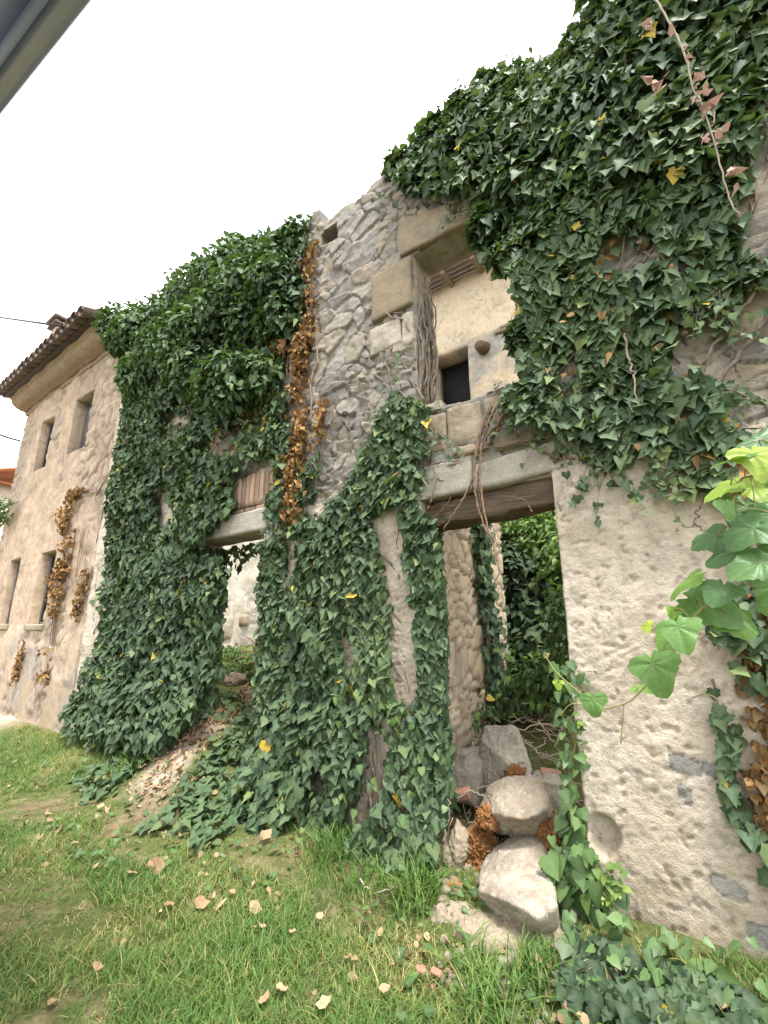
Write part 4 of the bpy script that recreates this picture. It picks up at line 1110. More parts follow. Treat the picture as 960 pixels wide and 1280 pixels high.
# ------------------------------------------------------------------ plants along the right pier
ivy5 = thing('ivy', 'thin ivy strand dangling down the pale rendered pier at the right', 'ivy', (-.05, -.1, .7), group='ivy on the ruin')
L = Leaves()
L.add(*ivy_on_wall([(888, 850), (905, 855), (915, 900), (925, 960), (942, 1000), (952, 1040), (935, 1045), (918, 1010), (905, 950), (892, 900)], dens=1900, size=(.05, .085), thick=(.02, .08), gap=-.7, seed=30, Y=-.05, lo=.1, hi=.7))
L.add(*ivy_on_wall([(920, 690), (1000, 660), (1010, 1120), (955, 1110), (955, 1060), (935, 1000), (915, 930), (925, 850), (905, 760)], dens=900, size=(.06, .10), thick=(.02, .12), gap=-.05, seed=31, Y=-.05))
L.add(*ivy_on_wall([(880, 690), (930, 670), (960, 740), (930, 800), (890, 800), (865, 760)], dens=1000, size=(.06, .10), thick=(.02, .1), gap=-.3, seed=32, Y=-.05, lo=0, hi=.5))
L.make('leaves', ivy5, IVY_T, M['ivy'])
pp = ivy_on_wall([(935, 700), (1000, 690), (1010, 1050), (960, 1060), (945, 980), (925, 900), (930, 800)], dens=2200, size=(.035, .06), thick=(.02, .09), gap=-.3, seed=33, Y=-.05)
leaf_mesh('dry_leaves', ivy5, DRY_T, *pp[:4], rng.random(len(pp[0])) * .55, M['dry'])
a = Acc(); px_stem(a, [(890, 850), (905, 920), (930, 990), (948, 1040)], .006); px_stem(a, [(955, 640), (945, 760), (960, 900), (955, 1050)], .012, a=.2); px_stem(a, [(930, 640), (960, 720), (940, 860)], .01, a=.3)
a.make('stems', M['bark_dark'], ivy5, True)

ivy6 = thing('ivy', 'low ivy spreading along the foot of the right pier at the picture bottom', 'ivy', (-.3, -.3, 0), group='ivy on the ruin')
L = Leaves()
n = 1300
x = rng.uniform(-.80, 1.2, n); y = -.28 - rng.random(n) * .34
hgt = .02 + .06 * (.6 + .8 * vnoise(np.stack([x * 5, y * 5, x * 0], -1), 3))
pos = np.stack([x, y - .03, ground_h(x, y) - .03 + hgt * rng.random(n) ** .5], -1)
L.add(pos, np.array([0, -.7, .8]) + rng.normal(0, .4, (n, 3)), np.stack([rng.normal(0, .6, n), np.full(n, -.6), np.full(n, -.6)], -1), rng.uniform(.04, .085, n), leaf_tints(n, pos, .0, .75))
L.make('leaves', ivy6, IVY_T, M['ivy'])
n = 110; x = rng.uniform(-.9, 1, n); y = rng.uniform(-.5, -.1, n); pos = np.stack([x, y, ground_h(x, y) + .02 + rng.random(n) * .10], -1)
leaf_mesh('young_leaves', ivy6, HEART_T, pos, np.array([0, -.6, .8]) + rng.normal(0, .35, (n, 3)), np.stack([rng.normal(0, .7, n), np.full(n, -.5), np.full(n, -.5)], -1), rng.uniform(.04, .075, n), rng.random(n) * .8, M['heart'])

hv = thing('heart_leaved_vine', 'fresh green heart leaved vine climbing the left edge of the right pier', 'vine', (-.85, -.15, 0))
a = Acc(); L = Leaves()
for pts, cnt, wd in [([(730, 1270), (722, 1150), (714, 1050), (716, 960), (720, 880), (716, 830)], 150, .04), ([(748, 1280), (742, 1180), (724, 1100), (714, 1040)], 150, .05), ([(760, 1280), (755, 1200), (742, 1130), (730, 1090)], 120, .07), ([(715, 1280), (708, 1200), (702, 1110), (706, 1060)], 80, .04), ([(790, 1285), (770, 1240), (750, 1200)], 60, .08)]:
    Yv = -.10 if cnt != 80 else -.2
    P = spline(W(np.array(pts, float)[:, 0], np.array(pts, float)[:, 1], Yv), 40); P += rng.normal(0, .008, P.shape)
    a.tube(P, .004, 5, .5)
    i = rng.integers(0, 40, cnt); p = P[i] + rng.normal(0, 1, (cnt, 3)) * np.array([wd, wd * .8, .03])
    low = sstep(.9, .2, p[:, 2])
    L.add(p, np.array([-.1, -.8, .75]) + rng.normal(0, .35, (cnt, 3)), np.stack([rng.normal(0, .55, cnt), np.full(cnt, -.4), np.full(cnt, -.8)], -1), rng.uniform(.04, .07, cnt) + .018 * low, np.clip(rng.beta(2, 2.5, cnt) + fbm(p * 4, 2, 4) * .3, 0, 1))
for (px, py, s) in [(690, 1090, .15), (700, 1075, .12), (684, 1075, .12), (710, 1110, .12), (755, 1160, .12), (705, 1190, .13), (745, 1110, .10), (735, 1240, .12), (770, 1250, .11), (700, 1140, .11)]:
    p = W(px, py - 6, -.2); L.add(p[None], np.array([[-.2, -.9, .6]]) + rng.normal(0, .2, (1, 3)), np.array([[rng.normal(0, .4), -.3, -.9]]), [s], [rng.uniform(.3, .7)])
for k in range(70):
    p = W(rng.normal(752, 13), rng.normal(1112, 18), -.16); L.add(p[None], np.array([[-.2, -.8, .8]]) + rng.normal(0, .4, (1, 3)), rng.normal(0, .6, (1, 3)) + [0, -.3, -.6], [rng.uniform(.025, .05)], [rng.uniform(.8, 1)])
a.make('stems', M['vine_stem'], hv, True); L.make('leaves', hv, HEART_T, M['heart'], wid=.95)

# ------------------------------------------------------------------ broad leaved vine hanging in from the right
def vine_leaf(p, size, normal, tip, tint, lobes=.22, seed=0, curl=.25):
    """one broad leaf with a lobed toothed edge and sunken veins: (V, Q, T, rib)"""
    g = np.random.default_rng(seed); k, nr = 44, 6
    th = np.linspace(-np.pi, np.pi, k, endpoint=False)                    # 0 = towards the tip
    rad = .62 + .16 * np.cos(th) + lobes * .55 * np.cos(5 * th / 1.0 * .72) * (np.abs(th) < 2.6) + .015 * np.cos(th * 22) + .02 * g.normal(0, 1, k)
    rad *= 1 - .62 * np.exp(-((np.abs(th) - np.pi) / .28) ** 2)
    u = np.linspace(0, 1, nr + 1)[1:]
    A = np.concatenate([[[0, 0]], np.concatenate([np.stack([np.sin(th) * rad * q, np.cos(th) * rad * q], -1) for q in u])])
    ang = np.concatenate([[0], np.tile(th, nr)]); rr = np.concatenate([[0], np.repeat(u, k)])
    vein = np.zeros(len(A))
    for v0 in (0, .85, -.85, 1.75, -1.75): vein = np.maximum(vein, np.exp(-((ang - v0) * rr / .055) ** 2))
    z = -.035 * vein * (rr > 0) - curl * (A ** 2).sum(1) + .10 * np.abs(A[:, 0]) + .05 * np.sin(A[:, 0] * 7 + g.random() * 6) * A[:, 1] + .04 * g.normal() * A[:, 0] + .035 * np.sin(ang * 5 + g.random() * 6) * rr ** 2
    n = unit(np.array(normal, float)); t = np.array(tip, float); t = unit(t - (t @ n) * n); s = np.cross(t, n)
    V = np.array(p) + size * (A[:, :1] * s + (A[:, 1:] + 0) * t + z[:, None] * n)
    T = np.stack([np.zeros(k, int), 1 + np.arange(k), 1 + (np.arange(k) + 1) % k], -1)
    Q = np.concatenate([np.stack([1 + r_ * k + np.arange(k), 1 + (r_ + 1) * k + np.arange(k), 1 + (r_ + 1) * k + (np.arange(k) + 1) % k, 1 + r_ * k + (np.arange(k) + 1) % k], -1) for r_ in range(nr - 1)])
    return V, Q, T, vein

gv = thing('broad_leaved_vine', 'bright green broad leaved vine reaching in front of the pale pier from the right', 'vine', (.5, -1.2, 1.2))
LV = dict(V=[], Q=[], T=[], rib=[], tint=[]); n0 = 0
a = Acc()
VY = -1.15
# px, py of the leaf middle, half width px, normal, tip direction, tint
leaves = [(910, 690, 27, (-.3, -.7, .7), (-1, 0, -.25), .22), (882, 757, 36, (.1, -.85, .6), (.9, -.2, -.5), .50), (945, 708, 30, (.1, -.8, .7), (-.6, 0, -.5), .42), (888, 672, 24, (-.3, -.8, .6), (-.9, 0, .1), .18), (858, 725, 28, (-.55, -.35, .8), (-1, 0, -.4), .75),
          (850, 790, 25, (-.1, -.85, .5), (.2, 0, -1), .62), (835, 806, 18, (-.4, -.6, .4), (-.1, 0, -1), .72), (820, 838, 29, (-.1, -.95, .35), (.25, 0, -1), .58), (742, 878, 16, (-.1, -.95, .3), (.1, 0, -1), .58), (803, 862, 16, (.1, -.2, 1), (1, 0, -.5), .7),
          (945, 575, 28, (.35, -.7, .3), (.1, 0, -1), .95), (905, 608, 25, (-.3, -.55, .75), (-1, 0, -.2), .9), (950, 607, 26, (.1, -.75, .6), (1, 0, .3), .92), (920, 572, 24, (0, -.3, .95), (-1, 0, 0), .5), (955, 555, 26, (.1, -.8, .5), (.4, 0, -.6), .2), (930, 640, 30, (.2, -.8, .4), (-.3, 0, -1), .35),
          (935, 665, 28, (-.1, -.8, .5), (-.6, 0, -.5), .3), (920, 780, 22, (0, -.8, .6), (.5, 0, -.8), .66), (900, 740, 22, (0, -.7, .6), (-.3, 0, -.8), .3), (965, 650, 30, (0, -.8, .5), (-.4, 0, -.8), .4), (975, 740, 32, (0, -.8, .5), (-.4, 0, -.8), .45), (908, 635, 16, (.6, -.5, .2), (.1, 0, -1), .55), (842, 765, 9, (-.2, -.8, .3), (-.3, 0, -1), .85), (698, 855, 7, (-.1, -.9, .3), (0, 0, -1), .93), (808, 782, 9, (-.3, -.6, .5), (-1, 0, .4), .97), (985, 600, 30, (0, -.8, .5), (-.4, 0, -.8), .6), (990, 690, 30, (0, -.8, .5), (.2, 0, -.8), .35)]
mids = []
for i, (px, py, hw, nn_, tp_, ti) in enumerate(leaves):
    y_ = VY + .10 * math.sin(i * 2.3)
    a_, n_, u_ = ray(px, py); s_ = (y_ - CAM[1]) / n_
    dpt = s_                                                   # depth along the view axis
    size = hw * dpt / FOC * 1.52
    V, Q, T, vein = vine_leaf(W(px, py, y_) - unit(np.array(tp_, float)) * size * .18, size, nn_, tp_, ti, seed=i)
    LV['V'].append(V); LV['Q'].append(Q + n0); LV['T'].append(T + n0); LV['rib'].append(vein); LV['tint'].append(np.full(len(V), ti)); n0 += len(V)
    mids.append((V[0], size))
main = [[(1040, 500), (955, 585), (925, 600), (915, 640), (925, 700), (900, 740), (868, 770), (850, 800), (825, 835), (800, 865), (780, 880), (745, 885), (720, 862), (695, 840), (682, 820)], [(1040, 720), (960, 690), (920, 690)], [(940, 600), (945, 640), (955, 690), (1000, 720)], [(745, 885), (715, 880), (700, 895)], [(780, 880), (776, 930)], [(865, 872), (885, 868), (905, 880)]]
for k, pts in enumerate(main):
    P = spline(W(np.array(pts, float)[:, 0], np.array(pts, float)[:, 1], VY), 60 if k == 0 else 16); a.tube(P, np.linspace(.006, .0018, len(P)) if k == 0 else .002, 6, .8)
    if k == 0: P0 = P
for (m, sz) in mids:
    d = np.linalg.norm(P0 - m, axis=1); q = P0[np.argmin(d)]
    if d.min() < .3: a.tube(spline([q, (q + m) / 2 + np.array([0, 0, .02]), m], 8), .0022, 5, .9)
tn = np.linspace(0, 4 * np.pi, 30); e = P0[-1]
a.tube(np.stack([e[0] + .012 * (1 - tn / 20) * np.cos(tn), e[1] + tn * .001, e[2] + .012 * (1 - tn / 20) * np.sin(tn)], -1), .0013, 5, .9)
a.make('stems', M['vine_stem'], gv, True)
mesh_obj('leaves', np.concatenate(LV['V']), [np.concatenate(LV['Q']), np.concatenate(LV['T'])], M['vine'], gv, {'tint': np.concatenate(LV['tint']), 'rib': np.concatenate(LV['rib'])}, True)

# dead twig with shrivelled leaves hanging over the upper ivy
db = thing('dead_branch', 'thin dead branch with shrivelled pink brown leaves hanging before the upper right ivy', 'dead branch', tuple(W(840, 60, -.6)))
a = Acc()
P = spline(W(np.array([815, 838, 856, 866, 884, 902, 912, 925]), np.array([-10, 30, 70, 105, 150, 215, 250, 270]), -.55), 40); P += rng.normal(0, .003, P.shape)
a.tube(P, np.linspace(.0055, .003, 40), 6, .3)
a.tube(spline(W(np.array([885, 892, 893]), np.array([160, 155, 140]), -.55), 8), .003, 5, .9)
a.make('twig', M['bark_pale'], db, True)
L = Leaves()
for (px, py, c) in [(838, 36, 3), (875, 92, 5), (820, 100, 8), (876, 118, 6), (886, 130, 7), (895, 172, 7), (909, 218, 5), (858, 72, 3), (811, 28, 3)]:
    p = W(px, py, -.56)[None] + rng.normal(0, .022, (c, 3)); L.add(p, rng.normal(0, 1, (c, 3)), rng.normal(0, .5, (c, 3)) + [0, 0, -.6], rng.uniform(.03, .055, c), rng.uniform(.6, 1, c))
t = NT('shrivelled_leaf'); nz = t.noise(30, 4); M['shriv'] = t.done(t.mix(nz, (.30, .17, .13), (.52, .36, .30)), .8, None, .15, .2)
L.make('dry_leaves', db, DRY_T, M['shriv'], curl=.9)

# little bush rooted in the far corner of the ochre house
cb = thing('wall_shrub', 'small green shrub rooted high on the far corner of the ochre house', 'shrub', tuple(W(4, 655, -.1)))
L = Leaves(); L.add(*lump(W(2, 637, -.25), .36, 380, (.06, .10), .2, .9, (1.2, .8, .7))); L.make('leaves', cb, LANCE_T, M['shrub'], wid=1.5)
a = Acc(); px_stem(a, [(-14, 668), (4, 654), (17, 642)], .03, -.06); px_stem(a, [(4, 654), (0, 640), (-3, 628)], .015, -.15); a.make('branch', M['bark_dark'], cb, True)

# ------------------------------------------------------------------ growth inside the ruin
def shrub(label, clumps, loc, mat, tm=LANCE_T, size=(.07, .12), lo=.1, hi=.9, wid=1.3, stems=(), name='shrub', group='shrubs inside the ruin'):
    th_ = thing(name, label, 'shrub', loc, group=group)
    L = Leaves()
    for (c, r, n, sq) in clumps: L.add(*lump(c, r, n, size, lo, hi, sq, .7))
    L.make('leaves', th_, tm, mat, wid=wid)
    a = Acc()
    for (c, r, n, sq) in clumps:
        for k in range(3): a.tube(wiggle(np.array(loc) + rng.normal(0, .08, 3) * [1, 1, 0], np.array(c) + rng.normal(0, r * .5, 3), 10, .05), np.linspace(.025, .006, 10), 5, rng.random())
    a.make('branches', M['bark_dark'], th_, True)
    return th_
def at(px, py, Y): return tuple(W(px, py, Y))
shrub('leafy shrub, coloured as if sunlit, filling the top of the right doorway', [(at(665, 680, 3.0), .55, 1100, (1, .8, .9)), (at(690, 720, 2.9), .5, 900, (1, .8, .9)), (at(650, 720, 3.3), .6, 800, (1, .8, 1)), (at(700, 660, 3.2), .6, 900, (1, 1, 1)), (at(640, 660, 3.5), .5, 700, (1, 1, 1)), (at(720, 690, 2.6), .5, 700, (1, 1, 1))], (-1.3, 3.0, 1.0), M['shrub'], lo=.5, hi=1.15)  # backlight put into the leaf colour by a raised tint range
shrub('dark ivy bush hanging in the middle of the right doorway opening', [(at(640, 740, 2.6), .5, 1000, (.9, .8, 1.3)), (at(655, 790, 2.5), .45, 900, (1, .8, 1.2)), (at(628, 700, 2.8), .4, 700, (1, .8, 1)), (at(690, 820, 2.2), .4, 700, (1, .8, 1)), (at(672, 760, 2.7), .5, 800, (1, .8, 1.2))], (-1.7, 2.6, .9), M['ivy'], IVY_T, lo=0, hi=.4, wid=1)
shrub('low bramble scrub on the rubble bank inside the right doorway', [(at(600, 850, 1.9), .35, 500, (1.2, 1, .6)), (at(640, 870, 1.6), .32, 500, (1.2, 1, .6)), (at(690, 850, 1.5), .36, 600, (1, 1, .8)), (at(580, 890, 1.2), .26, 400, (1.2, 1, .6)), (at(705, 780, 1.3), .26, 320, (.6, 1, 1.5)), (at(660, 840, 2.2), .5, 700, (1.3, 1, .6))], (-1.55, 1.7, .7), M['shrub'], LANCE_T, (.05, .10), .2, 1.0)
iv7 = thing('ivy', 'dark ivy strip climbing the inner stone wall seen through the right doorway', 'ivy', (-1.95, 1.4, .8), group='ivy on the ruin')
L = Leaves(); n = 900
z = rng.uniform(.8, 3.6, n); y = 1.36 + rng.normal(0, .075, n) + .12 * n2(z, z * 0, 1.5, 2, 4)
pos = np.stack([-1.95 + .10 * rng.random(n), y, z], -1); L.add(pos, np.array([1, -.5, .4]) + rng.normal(0, .4, (n, 3)), np.array([0, 0, -1]) + rng.normal(0, .4, (n, 3)), rng.uniform(.06, .1, n), leaf_tints(n, pos, 0, .45))
L.make('leaves', iv7, IVY_T, M['ivy'])
a = Acc()
for k in range(5): a.tube(wiggle((-1.94, 1.36 + rng.normal(0, .04), .8), (-1.94, 1.36 + rng.normal(0, .06), 3.4), 16, .015), .008, 5, rng.random())
a.make('stems', M['bark'], iv7, True)
shrub('low weedy growth on the bank beyond the left doorway', [(at(305, 822, 2.0), .28, 320, (1.8, 1, .35)), (at(290, 835, 1.4), .22, 220, (1.5, 1, .35)), (at(318, 830, 1.5), .22, 220, (1.2, 1, .45)), (at(300, 812, 2.6), .28, 300, (1.8, 1, .35)), (at(322, 842, .9), .13, 120, (1, 1, .6)), (at(285, 870, .6), .14, 140, (1.2, 1, .4)), (at(300, 880, .5), .1, 90, (1.2, 1, .4))], (-6, 1.8, .9), M['shrub'], LANCE_T, (.04, .09), .3, .95)
lt = thing('ivy', 'ivy sprigs hanging under the left stone lintel', 'ivy', (-4.2, .4, 2.5), group='ivy on the ruin')
L = Leaves(); n = 130; x = rng.uniform(-4.85, -3.75, n); pos = np.stack([x, rng.uniform(.25, .42, n), 2.56 - rng.random(n) ** 1.5 * (.12 + .35 * sstep(-4.5, -4.85, x))], -1)
L.add(pos, np.array([0, -1, .4]) + rng.normal(0, .4, (n, 3)), np.array([0, 0, -1]) + rng.normal(0, .4, (n, 3)), rng.uniform(.06, .1, n), leaf_tints(n, pos, 0, .6)); L.make('leaves', lt, IVY_T, M['ivy'])
# ------------------------------------------------------------------ boulders and rubble in the right doorway
def gpos(px, py, Y): w = W(px, py, Y); return w
rk = 'fallen stones in the right doorway'
g_ = np.random.default_rng(5)
hull_rock('boulder', [W(616, 1066, .05), W(650, 1046, .12), W(675, 1050, .12), W(687, 1069, .05), W(692, 1131, -.38), W(670, 1146, -.45), W(648, 1131, -.45), W(623, 1120, -.42), W(603, 1112, -.35), W(603, 1090, -.15), W(608, 1133, -.28), W(637, 1166, -.26), W(684, 1190, -.22), W(697, 1181, -.12), W(640, 1070, .3), W(682, 1075, .3), W(684, 1150, .3), W(618, 1130, .25)], M['boulder'], 'largest pale angular boulder at the front of the heap, below the others', rk, 1)
hull_rock('boulder', [W(611, 987, .2), W(634, 975, .3), W(666, 972, .3), W(684, 997, .2), W(691, 1025, .15), W(634, 1019, -.05), W(656, 1023, -.06), W(678, 1012, .0), W(604, 1012, .1), W(625, 1039, .12), W(672, 1043, .12), W(625, 990, .5), W(675, 985, .5), W(682, 1032, .5), W(615, 1028, .5)], M['boulder_brown'], 'brownish boulder with rusty streaks resting in the middle of the heap', rk, 2)
hull_rock('boulder', [W(604, 926, .55), W(646, 923, .55), W(609, 911, .68), W(642, 911, .68), W(651, 925, .62), W(661, 956, .55), W(658, 988, .48), W(611, 988, .48), W(601, 942, .58), W(630, 950, .42), W(612, 914, .95), W(646, 914, .95), W(660, 985, .95), W(606, 985, .95)], M['boulder_grey'], 'upright grey boulder standing at the top of the heap', rk, 3)
rock('boulder', W(592, 962, .62), [(0, -.95, .2, .15), (-.9, -.2, .1, .17), (.9, -.2, .1, .17), (0, .9, .1, .2), (.1, -.2, 1, .14), (0, 0, -1, .2)], M['boulder_grey'], None, .025, .006, 5, 4, 30, 'squat shadowed grey boulder left of the upright one', 'boulder', rk)
rock('boulder', W(687, 985, .55), [(0, -.9, .4, .10), (-.9, -.2, .1, .12), (.9, -.2, .1, .12), (0, .9, .1, .12), (.1, -.2, 1, .08), (0, 0, -1, .15)], M['boulder_grey'], None, .02, .006, 5, 5, 30, 'small grey stone wedged between the brownish boulder and the pier', 'boulder', rk)
rock('stone_post', W(574, 1062, -.02), [(0, -1, .1, .10), (-1, -.1, .05, .075), (1, -.1, .05, .065), (0, 1, .1, .12), (.1, -.1, 1, .20), (0, 0, -1, .26)], M['tan_stone'], None, .025, .006, 5, 6, 40, 'upright tan stone post at the foot of the ivy pier', 'stone')
rock('slab', W(628, 1182, -.40), [(0, -.8, .7, .14), (-.9, -.3, .3, .26), (.9, -.3, .2, .30), (0, .9, .3, .22), (0, -.2, 1, .09), (0, 0, -1, .2)], M['tan_stone'], None, .03, .006, 5, 7, 22, 'flat half buried tan slab under the largest boulder', 'stone')
rock('slab', W(568, 1150, -.42), [(0, -.8, .7, .10), (-.9, -.3, .3, .13), (.9, -.3, .2, .14), (0, .9, .3, .12), (0, -.2, 1, .055), (0, 0, -1, .12)], M['tan_stone'], None, .03, .006, 5, 8, 22, 'small half buried stone between the grass tuft and the slab', 'stone')
rock('crust_clump', W(600, 1062, .10), [(0, -1, .1, .13), (-1, -.1, .1, .095), (1, -.1, .1, .10), (0, 1, .1, .1), (0, -.1, 1, .13), (0, 0, -1, .16)], M['orange'], None, .05, .03, 6, 9, 8, 'tall clump of crumbling orange brick and moss beside the stone post', 'rubble', 'orange rubble among the boulders')
rock('crust_clump', W(689, 1040, .12), [(0, -1, .1, .1), (-1, -.1, .1, .07), (1, -.1, .1, .07), (0, 1, .1, .1), (0, -.1, 1, .11), (0, 0, -1, .12)], M['orange'], None, .05, .025, 5, 10, 8, 'orange crumbling clump right of the largest boulder', 'rubble', 'orange rubble among the boulders')
rock('crust_clump', W(643, 966, .42), [(0, -1, .1, .06), (-1, -.1, .1, .06), (1, -.1, .1, .065), (0, 1, .1, .06), (0, -.1, 1, .035), (0, 0, -1, .06)], M['orange'], None, .03, .02, 5, 11, 8, 'little orange moss cushion below the upright grey boulder', 'rubble', 'orange rubble among the boulders')
rock('crust_clump', W(610, 1020, .04), [(0, -1, .1, .06), (-1, -.1, .1, .055), (1, -.1, .1, .075), (0, 1, .1, .06), (0, -.1, 1, .045), (0, 0, -1, .06)], M['orange'], None, .035, .02, 5, 12, 8, 'orange moss patch at the left foot of the brownish boulder', 'rubble', 'orange rubble among the boulders')
def brick_at(loc, rot, size, label, mat='terracotta', nm='broken_brick', grp='broken bricks'):
    a = Acc(); block(a, -size[0], size[0], -size[1], size[1], -size[2], size[2], .01, .012, 10, int(loc[0] * 97) % 50)
    o = a.make(nm, M[mat], None, True); o.location = tuple(float(v) for v in loc); o.rotation_euler = rot
    return tag(o, label, 'brick', grp)
brick_at(W(688, 972, .62), (.3, .2, .5), (.075, .05, .04), 'dark broken brick behind the brownish boulder')
brick_at(W(578, 993, .30), (.2, -.3, .2), (.06, .04, .03), 'broken brick lying in the twigs left of the brownish boulder')
brick_at(G(526, 1212, .04), (.1, .2, .8), (.026, .02, .012), 'chip of red brick in the bare soil left of the slab')
brick_at(G(545, 1215, .03), (.2, .1, .2), (.028, .02, .012), 'pinkish brick chip nearest the slab, in bare soil')
brick_at(G(541, 1232, .03), (.1, .1, 1.2), (.014, .011, .009), 'tiny orange brick chip, smallest in the bare soil')
rock('stone', W(488, 1270, -1.0), [(0, -1, .3, .05), (1, 0, .1, .05), (-1, 0, .1, .05), (0, 1, 0, .05), (0, 0, 1, .035), (0, 0, -1, .04)], M['boulder'], None, .015, .004, 4, 13, 14, 'small pale stone in the grass at the bottom edge', 'stone')
rock('stone', W(312, 902, .62), [(0, -1, .3, .10), (1, 0, .1, .16), (-1, 0, .1, .16), (0, 1, 0, .1), (0, 0, 1, .09), (0, 0, -1, .1)], M['boulder'], None, .03, .006, 5, 14, 14, 'pale stone on the path just inside the left doorway', 'stone')
rock('stone', W(296, 852, 1.3), [(0, -1, .3, .12), (1, 0, .1, .22), (-1, 0, .1, .2), (0, 1, 0, .14), (0, 0, 1, .12), (0, 0, -1, .1)], M['tan_stone'], None, .04, .006, 5, 15, 14, 'mossy tan stone on the bank beyond the left doorway', 'stone')

# dry sticks lying over the heap
sticks = [([(555, 990), (600, 985), (650, 978), (700, 962)], .3, .006, 'long dry stick lying across the heap above the brownish boulder'), ([(568, 950), (590, 940), (612, 938)], .5, .005, 'short pale stick beside the squat grey boulder'), ([(570, 925), (600, 925), (625, 921)], .7, .005, 'dry stick behind the upright grey boulder'),
          ([(655, 925), (680, 945), (715, 962)], .8, .006, 'dry stick slanting down to the right of the upright boulder'), ([(672, 900), (690, 925), (700, 940)], .8, .005, 'bleached stalk sticking up behind the heap'), ([(560, 1010), (585, 990), (605, 995)], .15, .007, 'bent stick left of the brownish boulder'),
          ([(545, 1075), (555, 1045), (562, 1020), (560, 1000)], -.2, .008, 'bare pale root leaning on the ivy beside the stone post'), ([(536, 1100), (548, 1075), (566, 1020)], -.22, .006, 'thin bare root leaning left of the stone post'), ([(450, 1100), (465, 1115), (492, 1110), (505, 1104)], -.5, .006, 'bare twig lying at the foot of the ivy pier'), ([(687, 1075), (693, 1050), (698, 1010)], -.05, .006, 'thin dry stem standing before the small orange clump')]
for pts, Y, r, lab in sticks:
    P = spline(W(np.array(pts, float)[:, 0], np.array(pts, float)[:, 1], Y), 18); P += rng.normal(0, .006, P.shape)
    c = P[0].copy(); o = Acc().tube(P - c, np.linspace(r, r * .5, 18), 5, rng.random()).make('dry_stick', M['bark_pale'], None, True); o.location = tuple(c); tag(o, lab, 'stick', 'dry sticks on the stone heap')
# brushwood behind them: a tangle nobody could count
a = Acc()
for i in range(100):
    c = W(rng.uniform(560, 715), rng.uniform(900, 1000), rng.uniform(.35, 1.4)); c[2] = ground_h(c[0:1], c[1:2])[0] + rng.uniform(.02, .22)
    d = unit(rng.normal(0, 1, 3) * [1, .7, .35]) * rng.uniform(.08, .3); a.tube(wiggle(c - d, c + d, 9, .02), rng.uniform(.002, .005), 4, rng.random())
o = a.make('brushwood', M['bark_pale'], None, True); tag(o, 'tangle of dry twigs and stalks on the bank behind the boulders', 'brushwood', kind='stuff')

# ------------------------------------------------------------------ grass, weeds, litter
def soil_t(x, y):
    return .22 * np.exp(-((y + .62 + .07 * (x + 2.6)) / .4) ** 2) + .25 * sstep(.0, -.25, n2(x, y, 1.3, 4, 5))


def blades(n, xr, yr, keep, hlo, hhi, wlo, whi, seed, lean=.45):
    g = np.random.default_rng(seed)
    x = g.uniform(*xr, n); y = g.uniform(*yr, n)
    k = keep(x, y, g); x, y = x[k], y[k]; n = len(x)
    h = g.uniform(hlo, hhi, n) * (.55 + .9 * vnoise(np.stack([x * 2.3, y * 2.3, x * 0], -1), seed)) 
    w = g.uniform(wlo, whi, n); az = g.uniform(0, 2 * np.pi, n); le = np.abs(g.normal(lean, .3, n))
    dx, dy = np.cos(az), np.sin(az); z = ground_h(x, y) - .005
    fa = az + g.normal(np.pi / 2, .5, n); sx, sy = np.cos(fa) * w / 2, np.sin(fa) * w / 2
    V = np.zeros((n, 7, 3))
    for lv, (t, ww) in enumerate(((0, 1.0), (.4, .9), (.75, .6))):
        ox = dx * h * le * t ** 2; oy = dy * h * le * t ** 2; oz = h * t * (1 - .32 * np.minimum(le, 1.6) * t)
        V[:, lv * 2] = np.stack([x + ox - sx * ww, y + oy - sy * ww, z + oz], -1); V[:, lv * 2 + 1] = np.stack([x + ox + sx * ww, y + oy + sy * ww, z + oz], -1)
    V[:, 6] = np.stack([x + dx * h * le, y + dy * h * le, z + h * (1 - .32 * np.minimum(le, 1.6))], -1)
    b = (np.arange(n) * 7)[:, None]
    Q = np.concatenate([b + np.array([[0, 1, 3, 2]]), b + np.array([[2, 3, 5, 4]])]); T = b + np.array([[4, 5, 6]])
    tint = np.clip(g.beta(2, 2.4, n) * .75 + n2(x, y, 1.4, 3, 6) * .40 + .12 + soil_t(x, y), 0, 1)
    tint = np.where(g.random(n) < .07, g.uniform(.85, 1, n), tint)
    return V.reshape(-1, 3), Q, T, np.repeat(tint, 7)

def on_lawn(x, y, g):
    d = np.hypot(x, y + 3.04)
    dens = np.clip((2.9 / d) ** 1.1, 0, 1)
    bare = n2(x, y, 1.3, 4, 5); 
    soilband = np.exp(-((y + .62 + .07 * (x + 2.6)) / .28) ** 2) * sstep(-6.5, -5, x)         # worn strip before the wall
    ok = (g.random(len(x)) < dens) & (bare + .16 * (g.random(len(x)) - .5) - soilband * .38 > -.13 )
    ok &= ~((np.abs(x + 4.62 + .12 * y) < .34) & (y > -.85) & (x > -6))
    ok &= (((x + 1.22) / .42) ** 2 + ((y + .62) / .30) ** 2 + (g.random(len(x)) - .5) * 1.2 > .8)
    ok &= (y < -.12) & ~((x < -9.6) & (y > -.6))
    ok &= (g.random(len(x)) > soilband * .45)
    return ok
V1 = blades(290000, (-11.5, .9), (-3.3, -.1), on_lawn, .035, .095, .0028, .006, 3, .8)
V2 = blades(9000, (-11.5, .9), (-2.6, -.15), lambda x, y, g: on_lawn(x, y, g) & (n2(x, y, 2.1, 3, 55) > .12), .09, .17, .004, .008, 4, .7)
